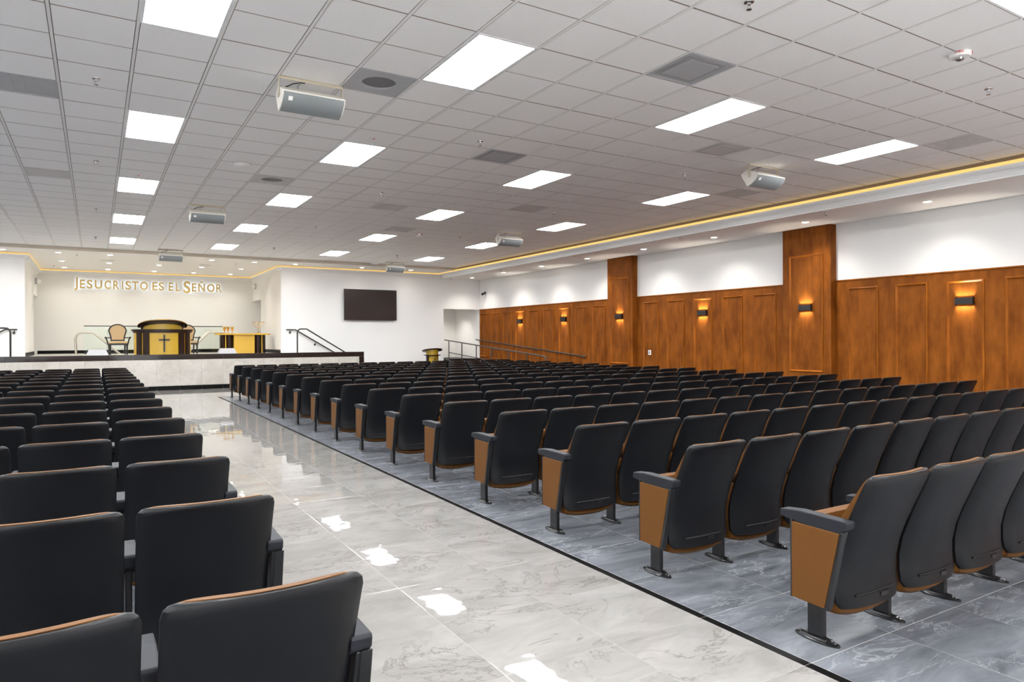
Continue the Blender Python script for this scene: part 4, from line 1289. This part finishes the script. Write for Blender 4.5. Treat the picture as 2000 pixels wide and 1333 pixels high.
# standards
def leg_mesh(sgn):
    m = MB()
    m.box(-0.015, 0.015, -0.037, 0.047, 0.010, 0.30)
    if sgn == 0:
        m.prism([(0.110, 0.190), (-0.030, 0.190), (-0.060, 0.535), (0.110, 0.550)], 'x', -0.012, 0.012)
    else:
        m.prism([(0.122, 0.172), (-0.052, 0.166), (-0.152, 0.545), (0.122, 0.560)], 'x', -0.012, 0.012)
        a, b = sorted((0.0, sgn * 0.038))
        m.prism([(-0.060, 0.168), (-0.140, 0.546), (-0.156, 0.548), (-0.078, 0.166)], 'x', a, b)
        m.prism([(0.117, 0.174), (0.125, 0.174), (0.125, 0.556), (0.115, 0.556)], 'x', a, b)
    return m.mesh('leg', 'metal_black', bevel=0.003)
M_LEG, M_LEG_L, M_LEG_R = leg_mesh(0), leg_mesh(-1), leg_mesh(1)
mb = MB()
mb.lathe([(0.118, 0.0), (0.118, 0.006), (0.104, 0.011)], 24, (0, 0.003, 0), sx=0.33)
mb.tube([(0.017, -0.06, 0.012), (0.026, 0.0, 0.014), (0.020, 0.075, 0.012)], 0.008, 6)
mb.tube([(-0.017, -0.06, 0.012), (-0.026, 0.0, 0.014), (-0.020, 0.075, 0.012)], 0.008, 6)
M_FOOT = mb.mesh('floor_plate', 'metal_black', smooth=True)
mb = MB()
for yv in (-0.088, -0.072, 0.095):
    mb.lathe([(0.007, 0.008), (0.007, 0.017), (0.004, 0.019)], 8, (0.004, yv, 0))
M_BOLT = mb.mesh('floor_bolts', 'bolt_metal')
AP = [(0.185, 0.594), (0.188, 0.558), (0.10, 0.548), (-0.085, 0.516), (-0.112, 0.520), (-0.165, 0.560), (-0.172, 0.590), (-0.165, 0.600), (0.08, 0.604)]
M_ARM = MB().prism(AP, 'x', -0.032, 0.032).mesh('armrest', 'arm_black', bevel=0.006, seg=2, angle=0.5)
EP = [(0.116, 0.545), (0.117, 0.178), (-0.059, 0.172), (-0.137, 0.540)]
AM = [(0.185, 0.594), (0.188, 0.558), (0.10, 0.548), (-0.05, 0.522), (-0.075, 0.545), (-0.080, 0.590), (-0.075, 0.600), (0.08, 0.604)]
M_ARM_MID = MB().prism(AM, 'x', -0.032, 0.032).mesh('armrest', 'arm_black', bevel=0.006, seg=2, angle=0.5)
M_END_L = MB().prism(EP, 'x', -0.036, -0.012).mesh('end_panel', 'tan_leather', bevel=0.004, seg=2)
M_END_R = MB().prism(EP, 'x', 0.012, 0.036).mesh('end_panel', 'tan_leather', bevel=0.004, seg=2)

def seat(x, y, label, group, legs, end=None):
    """legs: local x positions of the standards that belong to this seat; end: 'L'/'R' side that carries a tan end panel"""
    t = thing('auditorium_seat', (x, y, 0), label, 'seat', group)
    sh = place('back_shell', M_SHELL, t)
    place('shell_lip', M_LIP, sh); place('shell_handle', M_SLOT, sh)
    place('back_cushion', M_CUSH, t)
    sc_ = place('seat_cushion', M_SEAT, t)
    place('seat_pan', M_PAN, sc_)
    for lx in legs:
        is_end = (end == 'L' and lx < 0) or (end == 'R' and lx > 0)
        lg_ = place('leg', (M_LEG_L if end == 'L' else M_LEG_R) if is_end else M_LEG, t, (lx, 0, 0))
        place('floor_plate', M_FOOT, lg_)
        place('floor_bolts', M_BOLT, lg_)
        place('armrest', M_ARM if is_end else M_ARM_MID, t, (lx, 0, 0))
    if end == 'L':
        place('end_panel', M_END_L, t, (-PITCH / 2, 0, 0))
    if end == 'R':
        place('end_panel', M_END_R, t, (PITCH / 2, 0, 0))
    return t
ROWS, RP, RY0 = 16, 1.10, 2.08
NR = 15
XR0 = 2.95
XL0 = 0.648
NUM = ['one', 'two', 'three', 'four', 'five', 'six', 'seven', 'eight', 'nine', 'ten', 'eleven', 'twelve', 'thirteen', 'fourteen', 'fifteen', 'sixteen']
nseat = 0
for k in range(ROWS):
    y = RY0 + RP * k
    for c in range(NR):
        x = XR0 + PITCH * (c + 0.5)
        if not (in_view(x - 0.25, y - 0.26, 0.81, 0) or in_view(x + 0.25, y - 0.26, 0.81, 0) or in_view(x, y, 0.1, 0) or in_view(x - 0.27, y + 0.1, 0.0, 0)):
            continue
        if c == 0:
            lb = f'black and tan aisle seat with tan end panel, right block, row {NUM[k]} from the camera'
        else:
            lb = f'black and tan folding seat, right block, row {NUM[k]} from camera, {ORD[c]} from aisle'
        seat(x, y, lb, 'folding seats, right block', [-PITCH / 2] + ([PITCH / 2] if c == NR - 1 else []), 'L' if c == 0 else ('R' if c == NR - 1 else None))
        nseat += 1
    for c in range(9):
        x = XL0 - PITCH * (c + 0.5)
        if not (in_view(x - 0.25, y - 0.26, 0.81, 0) or in_view(x + 0.25, y - 0.26, 0.81, 0) or in_view(x + 0.27, y, 0.5, 0)):
            continue
        if c == 0:
            lb = f'black-backed aisle seat at the end of left block, row {NUM[k]} from the camera'
        else:
            lb = f'black-backed folding seat, left block, row {NUM[k]} from camera, {ORD[c]} from aisle'
        seat(x, y, lb, 'folding seats, left block', [PITCH / 2], 'R' if c == 0 else None)
        nseat += 1
print('seats', nseat, 'objects', len(bpy.data.objects))
